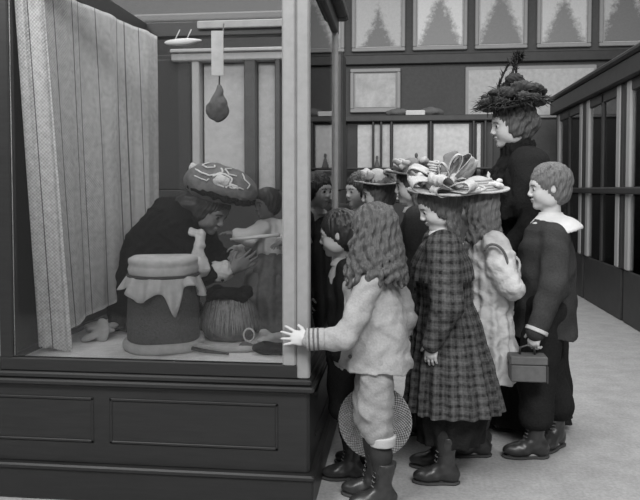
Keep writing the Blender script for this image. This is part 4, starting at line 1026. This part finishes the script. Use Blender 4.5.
v.build('body', [k1.skin, M['eye'], M['haird'], M['lip']], k1.root, face_mats(H))
v = Vol(.006)
v.loft([(BZ+.001, -1.12, 3.16, .225, .175), (.62, -1.135, 3.15, .21, .17), (.76, -1.125, 3.12, .175, .16)], 0, (13, .012, 0, .002), .05)
v.chain([P_((-1.14, 3.1, .74)), P_((-1.09, 3.1, .88)), P_((-1.015, 3.09, .985)), P_((-.955, 3.08, 1.03))], [.165, .150, .135, .085], .05)
for a, b, c in ((sL, eL, wL), (sR, eR, wR)): v.cone(a, b, .080, .056, .03); v.cone(b, b*.3+c*.7, .056, .043, .02)
v.folds(.007, 24, 1).folds(.005, 85, 2).build('fur_robe', M['fur'], k1.root)
for b, c in ((eL, wL), (eR, wR)):
    d = (c-b)/np.linalg.norm(c-b); p = b*.3+c*.7; v = Vol(.004); v.cone(p-d*.014, p+d*.014, .048, .046, .01).folds(.003, 120).build('fur_cuff', M['furw'], k1.root)
v = Vol(.004); v.cone((-.862, 2.975, .955), (-.872, 2.955, .87), .020, .024, .01).cone((-.872, 2.955, .87), (-.850, 2.94, .81), .026, .036, .01).ell((-.90, 2.975, .965), (.03, .02, .018), .01).folds(.004, 110).build('white_fur_trim', M['furw'], k1.root)
v = Vol(.004); hairvol(k1, v, puff=1.03); v.ell(k1.hc+P_((-.09, 0, .02)), (.07, .08, .07), .02); strands(k1, v, .0015, 26); v.build('hair', M['haird'], k1.root)
# embroidered cap: a deep soft crown leaning forward with pale scrolling thread
cc = P_((-.785, 3.05, 1.175)); Rcap = frame((1, -.12, -.32), (.3, -.1, 1)); rc = P_((.165, .13, .082))
tc = thing('embroidered_cap', tuple(cc), '', '', None); del tc['label']; del tc['category']; tc.parent = k1.root; tc.location = cc-wloc(k1.root)
v = Vol(.004); v.ell(cc, tuple(rc), .02, Rcap).ell(cc+Rcap@P_((-.05, 0, -.02)), (.12, .12, .075), .03, Rcap).folds(.004, 45).build('crown', M['hided'], tc)
def surf(u, w_): # point just outside the cap's surface; u along, w_ around towards the camera
    n = P_((cos(w_)*sin(u), -sin(w_), cos(w_)*cos(u)))
    return cc+Rcap@(n*(rc+.004))
r_ = np.random.RandomState(2)
def vine(pts, r=.0042):
    pts = P_(pts); t = np.linspace(0, 1, 30); tt = np.linspace(0, 1, len(pts))
    MB().tube([surf(np.interp(q, tt, pts[:, 0]), np.interp(q, tt, pts[:, 1])) for q in t], r, 6).build('embroidered_vine', M['bone'], tc, True)
vine([(-.9, .25), (-1.0, .6), (-.75, .95), (-.3, 1.1), (0, .95), (.15, .7), (0, .5)])
vine([(-.5, .15), (-.65, .45), (-.45, .65), (-.2, .55), (-.25, .4)], .0035)
vine([(-.1, 1.1), (.25, .75), (.6, .75), (.9, 1.0), (1.1, .8), (1.25, .95)])
vine([(.2, .2), (.1, .45), (.35, .65), (.55, .5)], .0035)
vine([(-1.3, .9), (-1.1, 1.2), (-.7, 1.35), (-.3, 1.25)], .003)
vine([(.1, 1.3), (.5, 1.25), (.8, 1.35), (1.2, 1.2)], .003)
vine([(.5, .1), (.75, .35), (1.0, .3), (1.2, .5)], .003)
for k in range(4): vine([(.95, 1.0), (1.15, .8+.12*k), (1.25, .65+.16*k)], .003)
v = Vol(.0035)
for u, w_, r in ((-1.05, .45, .020), (.45, 1.1, .024), (.6, 1.0, .02), (.3, 1.2, .016)): v.ell(surf(u, w_), (r, r*.7, r), .01)
v.folds(.003, 140).build('rosette', M['furw'], tc)
v = Vol(.004)
for i in range(18):
    a = i/18*2*pi; b = (i+1)/18*2*pi; v.cone(cc+Rcap@P_((.15*cos(a), .12*sin(a), -.038)), cc+Rcap@P_((.15*cos(b), .12*sin(b), -.038)), .014, .014, .006)
v.folds(.004, 130).build('fur_band', M['fur'], tc)

d1 = Person('mannequin', (-.60, 3.24), .78, radians(215), 'small seated child mannequin in white with a dark lap robe, facing the kneeling figure', hh=.135, look=radians(225), pitch=-.1, cat='mannequin', floor=BZ, skin=M['skind'])
d1.hc = P_((-.617, 3.20, 1.085)); d1.neck = P_((-.605, 3.215, 1.01))
v = Vol(.004)
v.chain([P_((-.585, 3.25, .80)), P_((-.60, 3.235, .92)), P_((-.605, 3.22, .99))], [.07, .065, .04], .02); v.cone(d1.neck-U3*.01, d1.hc-U3*.03, .028, .026, .01)
H = head(v, d1.hc, d1.R, d1.hh)
aL = (P_((-.625, 3.16, .975)), P_((-.68, 3.10, .93)), P_((-.735, 3.085, .955))); aR = (P_((-.54, 3.19, .975)), P_((-.50, 3.11, .93)), P_((-.52, 3.04, .915)))
for a, b, c in (aL, aR): v.cone(a, b, .028, .024, .01); v.cone(b, c, .024, .017, .01)
hand(v, aL[2], (-1, 0, .1), (0, 0, -1), (0, -1, 0), .5, .3); hand(v, aR[2], (-.4, -1, -.1), (0, 0, -1), (1, 0, 0), .5, .3)
for q in (1, -1): v.chain([P_((-.585, 3.25, .78)), P_((-.61+q*.05, 3.16, .74)), P_((-.61+q*.05, 3.14, .57))], [.055, .045, .03], .02)
v.build('body', [d1.skin, M['eye'], M['haird'], M['lip']], d1.root, face_mats(H))
v = Vol(.0045); v.loft([(.84, -.59, 3.24, .10, .09), (.93, -.595, 3.235, .10, .09), (1.0, -.605, 3.22, .06, .06), (1.02, -.605, 3.217, .035, .035)], 0, (12, .006, 0, .001), .02)
for a, b, c in (aL, aR): v.cone(a, b, .042, .036, .015); v.cone(b, b*.15+c*.85, .036, .03, .01)
v.folds(.004, 60, 1).build('white_smock', M['white'], d1.root)
v = Vol(.0045); v.loft([(BZ+.001, -.60, 3.21, .15, .135), (.62, -.60, 3.21, .14, .13), (.76, -.595, 3.22, .12, .115), (.86, -.59, 3.235, .10, .09)], 0, (15, .010, 0, .003), .03).folds(.005, 45).build('lap_robe', M['hided'], d1.root)
v = Vol(.0035); hairvol(d1, v, puff=1.05); strands(d1, v, .001, 24); v.build('hair', M['haird'], d1.root)
o = MB().tube([P_((-.75, 3.05, .93)), P_((-.66, 3.02, .94)), P_((-.52, 3.0, .955))], [.006, .008, .008], 8).build('bone_rod', M['bone'], None, True, (-.66, 3.02, .94)); tag(o, 'pale bone rod held level in front of the small seated mannequin', 'rod')
